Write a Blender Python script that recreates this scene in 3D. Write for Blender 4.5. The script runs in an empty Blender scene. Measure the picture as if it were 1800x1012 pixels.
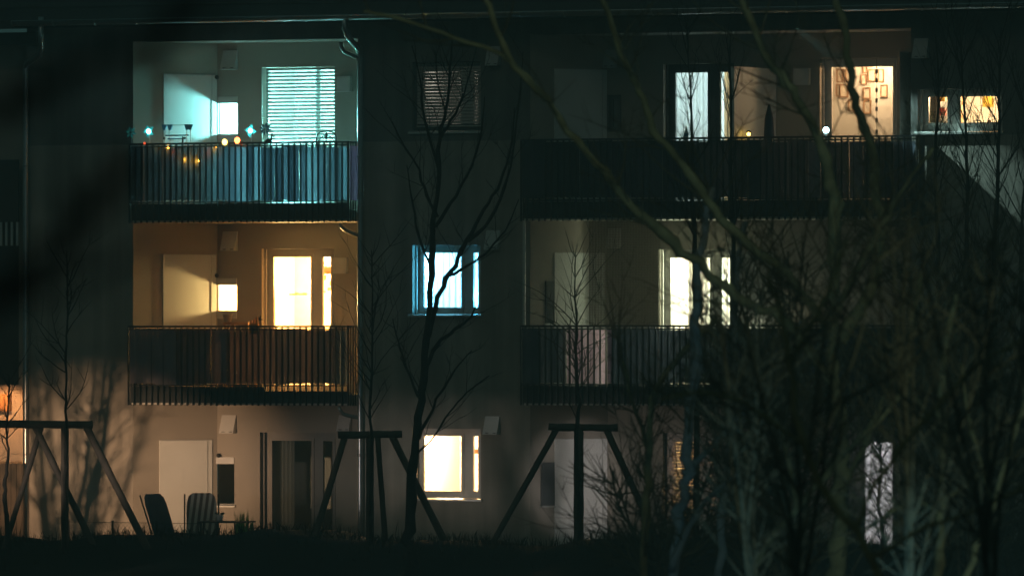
import bpy, math, random
from mathutils import Vector
random.seed(7)
scene = bpy.context.scene
COL = scene.collection
R = math.radians

# ------------------------------------------------------------------ camera
TH, D, F, HZ, ZC = R(22), 115.0, 12650.0, 600.0, 3.73
ST, CT = math.sin(TH), math.cos(TH)
CX, CY = D * ST, -D * CT
cam_d = bpy.data.cameras.new('camera')
cam = bpy.data.objects.new('camera', cam_d); COL.objects.link(cam)
cam.location = (CX, CY, ZC); cam.rotation_euler = (R(90), 0, TH)
cam_d.sensor_width = 36.0; cam_d.lens = F / 1800.0 * 36.0
cam_d.shift_y = (HZ - 506.0) / 1800.0
cam_d.clip_start = 0.5; cam_d.clip_end = 2000
cam_d.dof.use_dof = True; cam_d.dof.focus_distance = D
cam_d.dof.aperture_fstop = (cam_d.lens / 1000.0) / 0.060
scene.camera = cam

# ------------------------------------------------------------------ world, exposure
w = bpy.data.worlds.new('World'); scene.world = w; w.use_nodes = True
wn = w.node_tree
bg = wn.nodes['Background']
sky = wn.nodes.new('ShaderNodeTexSky'); sky.sky_type = 'NISHITA'; sky.sun_disc = False
sky.sun_elevation = R(-4.0); sky.sun_rotation = R(200)
mixc = wn.nodes.new('ShaderNodeMix'); mixc.data_type = 'RGBA'; mixc.inputs[0].default_value = 0.97
wn.links.new(sky.outputs[0], mixc.inputs[6])
mixc.inputs[7].default_value = (0.0165, 0.0400, 0.0375, 1)       # teal city night sky
wn.links.new(mixc.outputs[2], bg.inputs[0]); bg.inputs[1].default_value = 1.0
vs = scene.view_settings
vs.view_transform = 'Standard'; vs.look = 'None'; vs.exposure = 0.0; vs.gamma = 1.0
scene.cycles.use_denoising = True
scene.cycles.max_bounces = 8; scene.cycles.diffuse_bounces = 4
scene.cycles.transparent_max_bounces = 24
scene.cycles.sample_clamp_indirect = 4.0

def lamp(name, kind, loc, col, power, size=0.1, target=None, angle=60, blend=0.6, parent=None):
    l = bpy.data.lights.new(name, kind); l.color = col; l.energy = power
    if kind in ('POINT', 'SPOT'): l.shadow_soft_size = size
    if kind == 'SUN': l.angle = size
    if kind == 'SPOT': l.spot_size = R(angle); l.spot_blend = blend
    o = bpy.data.objects.new(name, l); COL.objects.link(o); o.location = loc
    if target is not None:
        o.rotation_euler = (Vector(target) - Vector(loc)).to_track_quat('-Z', 'Y').to_euler()
    return o

# ------------------------------------------------------------------ pixel -> place
def P(px, py, Y=0.0):
    u = (px - 900.0) / F
    dx, dy = -ST + CT * u, CT + ST * u
    t = (Y - CY) / dy
    return Vector((CX + t * dx, Y, ZC + t * (HZ - py) / F))
def Q(px, py, t):
    u = (px - 900.0) / F
    return Vector((CX + t * (-ST + CT * u), CY + t * (CT + ST * u), ZC + t * (HZ - py) / F))
def S(px, py, A, B):
    """point seen at px, py on the vertical plane through A and B"""
    u = (px - 900.0) / F
    dx, dy = -ST + CT * u, CT + ST * u
    ex, ey = B[0] - A[0], B[1] - A[1]
    t = ((A[0] - CX) * ey - (A[1] - CY) * ex) / (dx * ey - dy * ex)
    return Vector((CX + t * dx, CY + t * dy, ZC + t * (HZ - py) / F))
def PX(px, Y=0.0): return P(px, 600, Y).x
def PZ(py, px=900, Y=0.0): return P(px, py, Y).z

# ------------------------------------------------------------------ materials
M = {}
def mat(name, col, rough=0.7, var=0.15, scale=6.0, bump=0.0, metal=0.0, trans=0.0, coat=0.0, bscale=None):
    m = bpy.data.materials.new(name); m.use_nodes = True; nt = m.node_tree; N = nt.nodes; L = nt.links
    b = N['Principled BSDF']
    b.inputs['Roughness'].default_value = rough; b.inputs['Metallic'].default_value = metal
    tc = N.new('ShaderNodeTexCoord')
    n1 = N.new('ShaderNodeTexNoise'); n1.inputs['Scale'].default_value = scale; n1.inputs['Detail'].default_value = 6
    L.new(tc.outputs['Object'], n1.inputs['Vector'])
    mr = N.new('ShaderNodeMapRange'); mr.inputs[1].default_value = 0.3; mr.inputs[2].default_value = 0.7
    mr.inputs[3].default_value = 1 - var; mr.inputs[4].default_value = 1 + var
    L.new(n1.outputs[0], mr.inputs[0])
    vm = N.new('ShaderNodeVectorMath'); vm.operation = 'SCALE'; vm.inputs[0].default_value = col[:3]
    L.new(mr.outputs[0], vm.inputs['Scale']); L.new(vm.outputs[0], b.inputs['Base Color'])
    if bump:
        n2 = N.new('ShaderNodeTexNoise'); n2.inputs['Scale'].default_value = bscale or scale * 8; n2.inputs['Detail'].default_value = 4
        L.new(tc.outputs['Object'], n2.inputs['Vector'])
        bp = N.new('ShaderNodeBump'); bp.inputs['Strength'].default_value = bump; bp.inputs['Distance'].default_value = 0.01
        L.new(n2.outputs[0], bp.inputs['Height']); L.new(bp.outputs[0], b.inputs['Normal'])
    if trans:
        tr = N.new('ShaderNodeBsdfTranslucent'); L.new(vm.outputs[0], tr.inputs[0])
        mx = N.new('ShaderNodeMixShader'); mx.inputs[0].default_value = trans
        L.new(b.outputs[0], mx.inputs[1]); L.new(tr.outputs[0], mx.inputs[2])
        L.new(mx.outputs[0], N['Material Output'].inputs['Surface'])
    M[name] = m
    return m
def emis(name, col, strength):
    m = bpy.data.materials.new(name); m.use_nodes = True; nt = m.node_tree
    b = nt.nodes['Principled BSDF']; b.inputs['Base Color'].default_value = (*col, 1)
    b.inputs['Emission Color'].default_value = (*col, 1); b.inputs['Emission Strength'].default_value = strength
    M[name] = m; return m
def glass(name, tint=(0.93, 0.96, 0.95), gloss=0.06):
    m = bpy.data.materials.new(name); m.use_nodes = True; nt = m.node_tree; N = nt.nodes; L = nt.links
    N.remove(N['Principled BSDF'])
    t = N.new('ShaderNodeBsdfTransparent'); t.inputs[0].default_value = (*tint, 1)
    g = N.new('ShaderNodeBsdfGlossy'); g.inputs['Roughness'].default_value = 0.03
    mx = N.new('ShaderNodeMixShader'); mx.inputs[0].default_value = gloss
    L.new(t.outputs[0], mx.inputs[1]); L.new(g.outputs[0], mx.inputs[2])
    L.new(mx.outputs[0], N['Material Output'].inputs['Surface'])
    M[name] = m; return m

def plaster():
    """two painted bands: a darker top storey above a paint line, pale render below"""
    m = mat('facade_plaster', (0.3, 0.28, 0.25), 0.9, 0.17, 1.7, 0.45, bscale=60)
    nt = m.node_tree; N = nt.nodes; L = nt.links
    geo = N.new('ShaderNodeNewGeometry'); sx = N.new('ShaderNodeSeparateXYZ'); L.new(geo.outputs['Position'], sx.inputs[0])
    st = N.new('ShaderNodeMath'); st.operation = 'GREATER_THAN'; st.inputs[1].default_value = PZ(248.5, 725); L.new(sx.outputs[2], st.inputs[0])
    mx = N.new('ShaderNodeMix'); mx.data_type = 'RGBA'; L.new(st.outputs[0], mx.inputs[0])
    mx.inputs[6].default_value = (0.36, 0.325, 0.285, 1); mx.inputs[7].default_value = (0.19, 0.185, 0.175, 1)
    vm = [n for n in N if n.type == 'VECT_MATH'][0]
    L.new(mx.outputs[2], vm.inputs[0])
    # weather streaks running down
    mp = N.new('ShaderNodeMapping'); mp.inputs['Scale'].default_value = (2.2, 2.2, 0.12); L.new(geo.outputs['Position'], mp.inputs[0])
    ns = N.new('ShaderNodeTexNoise'); ns.inputs['Scale'].default_value = 1.6; ns.inputs['Detail'].default_value = 5; L.new(mp.outputs[0], ns.inputs['Vector'])
    mr = N.new('ShaderNodeMapRange'); mr.inputs[1].default_value = .35; mr.inputs[2].default_value = .65; mr.inputs[3].default_value = .72; mr.inputs[4].default_value = 1.10
    L.new(ns.outputs[0], mr.inputs[0])
    v2 = N.new('ShaderNodeVectorMath'); v2.operation = 'SCALE'; L.new(vm.outputs[0], v2.inputs[0]); L.new(mr.outputs[0], v2.inputs['Scale'])
    L.new(v2.outputs[0], N['Principled BSDF'].inputs['Base Color'])
plaster()
mat('recess_plaster', (0.37, 0.33, 0.285), 0.9, 0.07, 1.5, 0.3, bscale=60)
mat('soffit_white', (0.62, 0.60, 0.56), 0.85, 0.06, 2.0)
mat('panel_white', (0.74, 0.74, 0.71), 0.55, 0.05, 1.8)
mat('frame_white', (0.66, 0.64, 0.60), 0.4, 0.05, 3.0)
mat('frame_grey', (0.24, 0.22, 0.20), 0.45, 0.1, 3.0)
mat('frame_dark', (0.10, 0.105, 0.11), 0.4, 0.1, 3.0)
mat('sill_metal', (0.62, 0.62, 0.60), 0.35, 0.1, 5.0, metal=0.5)
mat('steel_dark', (0.022, 0.026, 0.03), 0.45, 0.2, 8.0, metal=0.3)
mat('steel_slat', (0.030, 0.036, 0.045), 0.38, 0.25, 5.0, metal=0.4)
mat('zinc', (0.42, 0.44, 0.45), 0.32, 0.12, 6.0, metal=0.85)
mat('roof_tile', (0.035, 0.034, 0.034), 0.75, 0.25, 3.0, 0.3)
mat('fabric_blue', (0.17, 0.21, 0.26), 0.9, 0.2, 3.0, 0.2, trans=0.45)
mat('fabric_slate', (0.11, 0.13, 0.17), 0.9, 0.25, 3.0, 0.2, trans=0.4)
mat('fabric_mauve', (0.20, 0.165, 0.185), 0.9, 0.2, 3.0, 0.2, trans=0.05)
mat('fabric_pale', (0.70, 0.50, 0.64), 0.9, 0.12, 3.0, 0.2, trans=0.55)
mat('fabric_navy', (0.05, 0.06, 0.085), 0.9, 0.3, 2.0, 0.2, trans=0.3)
mat('blind_alu', (0.55, 0.57, 0.57), 0.45, 0.08, 4.0, metal=0.2)
mat('blind_grey', (0.55, 0.50, 0.47), 0.5, 0.15, 4.0, metal=0.2)
mat('curtain_white', (0.75, 0.74, 0.72), 0.9, 0.06, 2.0, trans=0.6)
mat('curtain_warm', (0.70, 0.45, 0.25), 0.9, 0.08, 2.0, trans=0.5)
mat('room_white', (0.78, 0.76, 0.72), 0.9, 0.04, 1.0)
mat('room_floor', (0.30, 0.20, 0.12), 0.5, 0.2, 3.0)
mat('vent_white', (0.62, 0.61, 0.59), 0.6, 0.08, 6.0)
mat('dark_plastic', (0.02, 0.02, 0.022), 0.5, 0.2, 8.0)
mat('blue_plastic', (0.02, 0.16, 0.30), 0.45, 0.1, 8.0)
mat('bark_dark', (0.035, 0.030, 0.026), 0.95, 0.35, 9.0, 0.6)
mat('bark_olive', (0.21, 0.19, 0.10), 0.95, 0.40, 5.0, 0.7)
mat('bark_grey', (0.22, 0.24, 0.24), 0.95, 0.35, 5.0, 0.6)
mat('twig_brown', (0.105, 0.095, 0.058), 0.95, 0.35, 6.0)
mat('twig_pale', (0.085, 0.085, 0.058), 0.95, 0.4, 6.0)
mat('stake_wood', (0.11, 0.08, 0.058), 0.9, 0.3, 5.0, 0.6)
mat('soil_grass', (0.012, 0.015, 0.009), 1.0, 0.4, 0.8, 0.5)
mat('grass_blade', (0.016, 0.022, 0.010), 0.9, 0.3, 2.0)
mat('paving', (0.16, 0.15, 0.14), 0.9, 0.2, 2.0)
mat('wood_orange', (0.42, 0.22, 0.09), 0.6, 0.2, 4.0)
mat('orange_paint', (0.75, 0.30, 0.04), 0.6, 0.1, 4.0)
mat('yellow_paint', (0.80, 0.50, 0.05), 0.6, 0.1, 4.0)
mat('red_paint', (0.55, 0.05, 0.03), 0.6, 0.1, 4.0)
mat('leaf_green', (0.10, 0.30, 0.03), 0.7, 0.25, 8.0, trans=0.3)
mat('leaf_dark', (0.03, 0.05, 0.02), 0.8, 0.25, 8.0)
mat('terracotta', (0.30, 0.13, 0.07), 0.8, 0.15, 6.0)
mat('paper', (0.72, 0.66, 0.56), 0.9, 0.1, 5.0)
mat('picture_wood', (0.38, 0.21, 0.11), 0.6, 0.2, 9.0)
mat('net', (0.20, 0.16, 0.11), 0.9, 0.2, 20.0, trans=0.5)
mat('foil_teal', (0.12, 0.75, 0.78), 0.3, 0.1, 8.0, trans=.5)
mat('foil_blue', (0.03, 0.14, 0.32), 0.3, 0.1, 8.0, metal=0.5)
mat('kettle', (0.10, 0.10, 0.10), 0.4, 0.2, 6.0)
glass('pane_glass'); glass('pane_dark', (0.85, 0.88, 0.88), 0.10)
emis('bulb_yellow', (1.0, 0.62, 0.10), 12); emis('bulb_red', (1.0, 0.13, 0.025), 22); emis('bulb_amber', (1.0, 0.40, 0.03), 50)
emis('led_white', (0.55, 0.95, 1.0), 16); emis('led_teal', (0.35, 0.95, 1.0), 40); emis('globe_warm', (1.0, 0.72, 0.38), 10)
emis('bulb_small_red', (1.0, 0.10, 0.03), 2.5)

for k_ in ('soil_grass', 'grass_blade', 'facade_plaster', 'recess_plaster', 'twig_brown', 'bark_dark', 'bark_olive', 'bark_grey'):
    M[k_].node_tree.nodes['Principled BSDF'].inputs['Specular IOR Level'].default_value = 0.05
def striped():
    m = bpy.data.materials.new('stripe_cloth'); m.use_nodes = True; nt = m.node_tree; N = nt.nodes; L = nt.links
    tc = N.new('ShaderNodeTexCoord'); wv = N.new('ShaderNodeTexWave'); wv.wave_type = 'BANDS'; wv.bands_direction = 'X'
    wv.inputs['Scale'].default_value = 3.6; wv.inputs['Distortion'].default_value = 0.1
    L.new(tc.outputs['Object'], wv.inputs['Vector'])
    cr = N.new('ShaderNodeValToRGB'); cr.color_ramp.elements[0].position = .45; cr.color_ramp.elements[1].position = .55
    cr.color_ramp.elements[0].color = (.17, .10, .08, 1); cr.color_ramp.elements[1].color = (.60, .50, .42, 1)
    L.new(wv.outputs[0], cr.inputs[0]); L.new(cr.outputs[0], N['Principled BSDF'].inputs['Base Color'])
    N['Principled BSDF'].inputs['Roughness'].default_value = .9
    M['stripe_cloth'] = m
striped()

# ------------------------------------------------------------------ mesh helpers
class MB:
    def __init__(s): s.v = []; s.f = []; s.mi = []; s.cur = 0
    def face(s, pts):
        k = len(s.v); s.v += [tuple(p) for p in pts]; s.f.append(tuple(range(k, k + len(pts)))); s.mi.append(s.cur)
    def hexa(s, a):
        """a: 8 points, bottom 4 then top 4 (ccw from above)"""
        k = len(s.v); s.v += [tuple(p) for p in a]
        for q in ((3, 2, 1, 0), (4, 5, 6, 7), (0, 1, 5, 4), (1, 2, 6, 5), (2, 3, 7, 6), (3, 0, 4, 7)):
            s.f.append(tuple(k + i for i in q)); s.mi.append(s.cur)
    def box(s, x0, x1, y0, y1, z0, z1):
        if x0 > x1: x0, x1 = x1, x0
        if y0 > y1: y0, y1 = y1, y0
        if z0 > z1: z0, z1 = z1, z0
        s.hexa([(x0, y0, z0), (x1, y0, z0), (x1, y1, z0), (x0, y1, z0), (x0, y0, z1), (x1, y0, z1), (x1, y1, z1), (x0, y1, z1)])
    def bar(s, A, B, th, z0, z1, off=0.0):
        """upright slab along A->B (xy), thickness th towards the left normal, shifted off"""
        A = Vector((A[0], A[1])); B = Vector((B[0], B[1])); d = (B - A).normalized(); n = Vector((d.y, -d.x))
        a0, b0 = A + n * off, B + n * off; a1, b1 = A + n * (off + th), B + n * (off + th)
        s.hexa([(a1.x, a1.y, z0), (b1.x, b1.y, z0), (b0.x, b0.y, z0), (a0.x, a0.y, z0), (a1.x, a1.y, z1), (b1.x, b1.y, z1), (b0.x, b0.y, z1), (a0.x, a0.y, z1)])
    def tube(s, pts, rad, n=6, cap=True):
        pts = [Vector(p) for p in pts]
        if not hasattr(rad, '__len__'): rad = [rad] * len(pts)
        k0 = len(s.v); up = Vector((0.31, 0.17, 0.93)); N0 = None
        for i, p in enumerate(pts):
            t = (pts[min(i + 1, len(pts) - 1)] - pts[max(i - 1, 0)])
            t = t.normalized() if t.length > 1e-9 else Vector((0, 0, 1))
            if N0 is None:
                N0 = t.cross(up); N0 = N0.normalized() if N0.length > 1e-3 else t.cross(Vector((1, 0, 0))).normalized()
            N0 = (N0 - t * N0.dot(t)).normalized(); B0 = t.cross(N0)
            for j in range(n):
                a = 2 * math.pi * j / n
                s.v.append(tuple(p + (N0 * math.cos(a) + B0 * math.sin(a)) * rad[i]))
        for i in range(len(pts) - 1):
            for j in range(n):
                a = k0 + i * n + j; b = k0 + i * n + (j + 1) % n
                s.f.append((a, b, b + n, a + n)); s.mi.append(s.cur)
        if cap:
            s.f.append(tuple(k0 + j for j in reversed(range(n)))); s.mi.append(s.cur)
            s.f.append(tuple(k0 + (len(pts) - 1) * n + j for j in range(n))); s.mi.append(s.cur)
    def lathe(s, c, prof, n=14):
        k0 = len(s.v); c = Vector(c)
        for r, z in prof:
            for j in range(n):
                a = 2 * math.pi * j / n; s.v.append((c.x + r * math.cos(a), c.y + r * math.sin(a), c.z + z))
        for i in range(len(prof) - 1):
            for j in range(n):
                a = k0 + i * n + j; b = k0 + i * n + (j + 1) % n
                s.f.append((a, b, b + n, a + n)); s.mi.append(s.cur)
        s.f.append(tuple(k0 + j for j in reversed(range(n)))); s.mi.append(s.cur)
        s.f.append(tuple(k0 + (len(prof) - 1) * n + j for j in range(n))); s.mi.append(s.cur)
    def ball(s, c, r, n=10, sz=1.0):
        prof = [(max(r * math.sin(math.pi * i / 8), r * .02), -r * sz * math.cos(math.pi * i / 8)) for i in range(9)]
        s.lathe(c, prof, n)
    def build(s, name, ms, parent=None, smooth=False, loc=None):
        me = bpy.data.meshes.new(name)
        v = s.v
        if loc is not None: v = [(a - loc[0], b - loc[1], c - loc[2]) for a, b, c in v]
        me.from_pydata(v, [], s.f); 
        for m in (ms if isinstance(ms, (list, tuple)) else [ms]): me.materials.append(M[m])
        me.polygons.foreach_set('material_index', s.mi)
        if smooth: me.polygons.foreach_set('use_smooth', [True] * len(s.f))
        me.update()
        o = bpy.data.objects.new(name, me); COL.objects.link(o)
        if loc is not None and parent is None: o.location = loc
        if parent is not None:
            o.parent = parent
            pl = WORLD_LOC.get(parent.name, Vector((0, 0, 0)))
            o.location = (Vector(loc) if loc is not None else Vector((0, 0, 0))) - pl
            WORLD_LOC[o.name] = Vector(loc) if loc is not None else Vector((0, 0, 0))
        else:
            WORLD_LOC[o.name] = Vector(o.location)
        return o
WORLD_LOC = {}
def empty(name, loc=(0, 0, 0), parent=None):
    o = bpy.data.objects.new(name, None); COL.objects.link(o)
    o.location = Vector(loc) - (WORLD_LOC.get(parent.name, Vector()) if parent else Vector()); o.parent = parent
    WORLD_LOC[o.name] = Vector(loc); return o
def tag(o, label=None, cat=None, group=None, kind=None):
    if label: o['label'] = label
    if cat: o['category'] = cat
    if group: o['group'] = group
    if kind: o['kind'] = kind
    return o

def wall_holes(mb, x0, x1, z0, z1, y, th, holes):
    """wall sheet facing -Y with rectangular holes (x0,x1,z0,z1) and their reveals; thickness th towards +Y"""
    xs = sorted({x0, x1, *[h[0] for h in holes], *[h[1] for h in holes]}); zs = sorted({z0, z1, *[h[2] for h in holes], *[h[3] for h in holes]})
    xs = [x for x in xs if x0 - 1e-6 <= x <= x1 + 1e-6]; zs = [z for z in zs if z0 - 1e-6 <= z <= z1 + 1e-6]
    nx, nz = len(xs) - 1, len(zs) - 1
    def solid(i, j):
        if i < 0 or j < 0 or i >= nx or j >= nz: return False
        cx, cz = (xs[i] + xs[i + 1]) / 2, (zs[j] + zs[j + 1]) / 2
        return not any(h[0] < cx < h[1] and h[2] < cz < h[3] for h in holes)
    for i in range(nx):
        for j in range(nz):
            if not solid(i, j): continue
            a, b, c, d = xs[i], xs[i + 1], zs[j], zs[j + 1]
            mb.face([(a, y, c), (b, y, c), (b, y, d), (a, y, d)])
            mb.face([(b, y + th, c), (a, y + th, c), (a, y + th, d), (b, y + th, d)])
            if not solid(i - 1, j): mb.face([(a, y + th, c), (a, y, c), (a, y, d), (a, y + th, d)])
            if not solid(i + 1, j): mb.face([(b, y, c), (b, y + th, c), (b, y + th, d), (b, y, d)])
            if not solid(i, j - 1): mb.face([(a, y, c), (a, y + th, c), (b, y + th, c), (b, y, c)])
            if not solid(i, j + 1): mb.face([(a, y, d), (b, y, d), (b, y + th, d), (a, y + th, d)])

# ------------------------------------------------------------------ ground
def hump(x, y):
    yy = -y
    pts = [(-60, 0), (3.5, -0.02), (6.5, 0.35), (9.5, 0.84), (11, 0.87), (14, 0.45), (22, -0.5), (40, -1.0), (70, -1.0), (104, 1.9), (400, 2.1)]
    z = pts[-1][1]
    for (a, za), (b, zb) in zip(pts, pts[1:]):
        if a <= yy <= b:
            t = (yy - a) / (b - a); t = t * t * (3 - 2 * t); z = za + (zb - za) * t; break
    k = max(0, min(1, (yy - 4) / 4))
    return z + k * (0.07 * math.sin(x * 0.9 + 1.3) + 0.05 * math.sin(x * 2.3) + 0.03 * math.sin(x * 5.1 + yy))
mb = MB()
gx = [-400, -120, -60] + [-30 + i * 0.5 for i in range(121)] + [45, 70, 120, 400]
gy = [60, 20] + [0 - i * 0.5 for i in range(61)] + [-34, -40, -50, -60, -75, -90, -104, -120, -160, -400]
idx = {}
for j, y in enumerate(gy):
    for i, x in enumerate(gx):
        idx[i, j] = len(mb.v); mb.v.append((x, y, hump(x, y)))
for j in range(len(gy) - 1):
    for i in range(len(gx) - 1):
        mb.f.append((idx[i, j + 1], idx[i + 1, j + 1], idx[i + 1, j], idx[i, j])); mb.mi.append(0)
tag(mb.build('ground', 'soil_grass', smooth=True), kind='structure')
mb = MB(); mb.box(-14, 22, -3.4, 3.2, -0.2, 0.03)
tag(mb.build('terrace_paving', 'paving'), kind='structure')
mb = MB()
for k in range(9000):
    x = random.uniform(-20, 14); y = -random.gauss(10.3, 1.0); z = hump(x, y)
    h = random.uniform(0.04, 0.16) * (2.0 if random.random() < .04 else 1); a = random.uniform(0, 6.28); l = random.uniform(-.06, .06); l2 = random.uniform(-.06, .06); ww = 0.006
    dx, dy = math.cos(a) * ww, math.sin(a) * ww
    mb.face([(x - dx, y - dy, z - .01), (x + dx, y + dy, z - .01), (x + dx * .6 + l * .5, y + dy * .6 + l2 * .5, z + h * .6), (x + l * 1.4, y + l2 * 1.4, z + h), (x - dx * .6 + l * .5, y - dy * .6 + l2 * .5, z + h * .6)])
tag(mb.build('grass', 'grass_blade'), 'dark grass on the bank in front of the house', 'grass', kind='stuff')

# ------------------------------------------------------------------ building
BLD = tag(empty('apartment_building'), 'three storey apartment house at night with recessed balconies and lit windows', 'building')
YB = 1.2                                     # back wall of the recessed balconies
ZEAVE = PZ(36)
XL, XR = PX(47), PX(2050)
# recess outlines on the front plane and their splayed left wall
LX0, LX1 = PX(234), PX(629.5)
RX0, RX1 = PX(932), PX(1601)
LBX = PX(382, YB); RBX = PX(1068, YB)        # back corner of the splay
ZT_L = PZ(70, 430); ZT_R = PZ(55, 1250)
ZG = 0.03
# levels of balcony floor (top) and soffit (bottom)
FL = {2: (PZ(371, 430), PZ(390.5, 430)), 1: (PZ(692, 430), PZ(711, 430))}
FR = {2: (PZ(366, 1250), PZ(385.5, 1250)), 1: (PZ(693, 1250), PZ(712.5, 1250))}

holes_front = [(LX0, LX1, -1, ZT_L), (RX0, RX1, -1, ZT_R)]
WIN_MID = [(725, 845, 109, 231), (725, 845, 431, 553), (725, 845, 753, 876)]
def hole_px(p0, p1, q0, q1, Y):
    c = (p0 + p1) / 2
    return (PX(p0, Y), PX(p1, Y), PZ(q1, c, Y), PZ(q0, c, Y))
KIT = (1613, 1762, 156, 232)
wh = [hole_px(*w_, 0) for w_ in WIN_MID] + [hole_px(*KIT, 0)]
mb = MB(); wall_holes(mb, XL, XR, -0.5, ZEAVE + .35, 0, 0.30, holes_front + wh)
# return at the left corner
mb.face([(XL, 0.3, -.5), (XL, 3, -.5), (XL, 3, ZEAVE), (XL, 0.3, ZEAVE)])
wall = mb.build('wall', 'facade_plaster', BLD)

# recess side and back walls
DOOR_L = {2: (460, 588, 118), 1: (460, 587, 437), 0: (457, 590, 760)}
SMALL_L = {2: (383, 417.5, 170, 250), 1: (380, 416.5, 489, 560), 0: (374, 412, 803, 887)}
DOOR_R = {2: [(1166, 1290, 112), (1441, 1577, 102)], 1: [(1158, 1300, 438)], 0: [(1165, 1260, 760), (1478, 1577, 762)]}
SMALL_R = {2: (1068.5, 1092, 167, 232), 1: None, 0: None}
hl = []; ZFL = {2: FL[2][0], 1: FL[1][0], 0: ZG}; ZFR = {2: FR[2][0], 1: FR[1][0], 0: ZG}
for k in (0, 1, 2):
    a, b, t = DOOR_L[k]; hl.append((PX(a, YB), PX(b, YB), ZFL[k], PZ(t, 520, YB)))
    hl.append(hole_px(*SMALL_L[k], YB))
hr = []
for k in (0, 1, 2):
    for a, b, t in DOOR_R[k]: hr.append((PX(a, YB), PX(b, YB), ZFR[k], PZ(t, (a + b) / 2, YB)))
    if SMALL_R[k]: hr.append(hole_px(*SMALL_R[k], YB))
mb = MB()
XSP = PX(436, YB)
wall_holes(mb, LBX, XSP, -.5, ZT_L, YB, 0.10, [h for h in hl if h[1] < XSP])
wall_holes(mb, XSP, LX1 + .01, -.5, ZT_L, YB, 0.28, [h for h in hl if h[1] > XSP])
mb.bar((LX0, 0.001), (LBX, YB), -0.02, -.5, ZT_L)
mb.face([(LX1 - .004, 0.3, -.5), (LX1 - .004, YB, -.5), (LX1 - .004, YB, ZT_L), (LX1 - .004, 0.3, ZT_L)])
mb.build('recess_wall', 'recess_plaster', BLD)
mb = MB()
wall_holes(mb, RBX, RX1 + .01, -.5, ZT_R, YB, 0.28, hr)
mb.bar((RX0, 0.001), (RBX, YB), -0.02, -.5, ZT_R)
mb.face([(RX1 - .004, 0.3, -.5), (RX1 - .004, YB, -.5), (RX1 - .004, YB, ZT_R), (RX1 - .004, 0.3, ZT_R)])
mb.build('recess_wall', 'recess_plaster', BLD)
mb = MB(); mb.box(LX0 - .2, LX1 + .1, 0.003, YB + .4, ZT_L, ZT_L + .25); mb.build('soffit', 'soffit_white', BLD)
mb = MB(); mb.box(RX0 - .2, RX1 + .1, 0.003, YB + .4, ZT_R, ZT_R + .25); mb.build('soffit', 'soffit_white', BLD)

# roof with gutter
mb = MB()
ye, ze = -0.62, PZ(22, 900, -0.62)
mb.face([(XL - .6, ye, ze), (XR, ye, ze), (XR, 6, ze + 5.2), (XL - .6, 6, ze + 5.2)])
mb.face([(XL - .6, ye, ze - .02), (XL - .6, 0.3, ze - .02), (XR, .3, ze - .02), (XR, ye, ze - .02)])
mb.box(XL - .6, XR, ye - .02, ye, ze - .12, ze + .015)
for k in range(1, 30):                                        # tile courses
    yy = ye + k * .28; zz = ze + (yy - ye) * 5.2 / (6 - ye)
    mb.box(XL - .6, XR, yy - .02, yy + .02, zz, zz + .03)
roof = mb.build('roof', 'roof_tile', BLD)
mb = MB()
gx0, gx1 = XL + .1, XR
n = 8
for seg in range(26):
    a = gx0 + (gx1 - gx0) * seg / 26; b = gx0 + (gx1 - gx0) * (seg + 1) / 26
    pr = [(-0.02 - .075 * (1 - math.cos(math.pi * i / n)), -.075 * math.sin(math.pi * i / n)) for i in range(n + 1)]
    for i in range(n):
        (y0, z0), (y1, z1) = pr[i], pr[i + 1]
        mb.face([(a, ye + y0, ze + z0 - .01), (b, ye + y0, ze + z0 - .01), (b, ye + y1, ze + z1 - .01), (a, ye + y1, ze + z1 - .01)])
    mb.tube([(a, ye - .02 - .075 + .081 * math.cos(math.pi * i / n), ze - .01 - .081 * math.sin(math.pi * i / n)) for i in range(n + 1)], .008, 5)
mb.tube([(gx0, ye - .17, ze - .005), (gx1, ye - .17, ze - .005)], .012, 6)
mb.build('gutter', 'zinc', roof, smooth=True)

def downpipe(px, ztop_px, zbot, bends, r=.047, parent=BLD):
    mb = MB(); y = -0.085
    x = PX(px, y); zt = PZ(ztop_px, px, y)
    pts = bends + [(x, y, zt)] + [(x, y, zt + (zbot - zt) * i / 10) for i in range(1, 11)]
    mb.tube(pts, r, 10)
    for i in range(1, 5):
        z = zt + (zbot - zt) * i / 5; mb.tube([(x, y, z - .02), (x, y, z + .02)], r + .009, 10); mb.box(x - .015, x + .015, y, 0.0, z - .015, z + .015)
    return mb.build('downpipe', 'zinc', parent, smooth=True)
def bend(px, pts):   # pts: (px,py,Y)
    return [tuple(P(a, b, Y)) for a, b, Y in pts]
downpipe(633, 100, 0.3, bend(0, [(606, 28, -.70), (606, 50, -.68), (610, 62, -.64), (617, 72, -.5), (627, 82, -.22), (632, 90, -.11)]))
downpipe(45, 122, 0.3, bend(0, [(72, 30, -.66), (72, 66, -.66), (73, 84, -.6), (70, 97, -.5), (52, 108, -.2), (46, 114, -.1)]))
for pts in ([(599, 74, -.3), (600, 84, -.3), (605, 92, -.26), (617, 97, -.18), (631, 103, -.09)],
            [(598, 393, -.3), (600, 398, -.3), (606, 404, -.26), (616, 409, -.18), (631, 414, -.09)],
            [(596, 714, -.3), (597, 720, -.3), (603, 727, -.26), (615, 731, -.18), (631, 734, -.09)]):
    mb = MB(); mb.tube(bend(0, pts), .032, 8); mb.build('drain_pipe', 'zinc', BLD, smooth=True)

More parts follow.
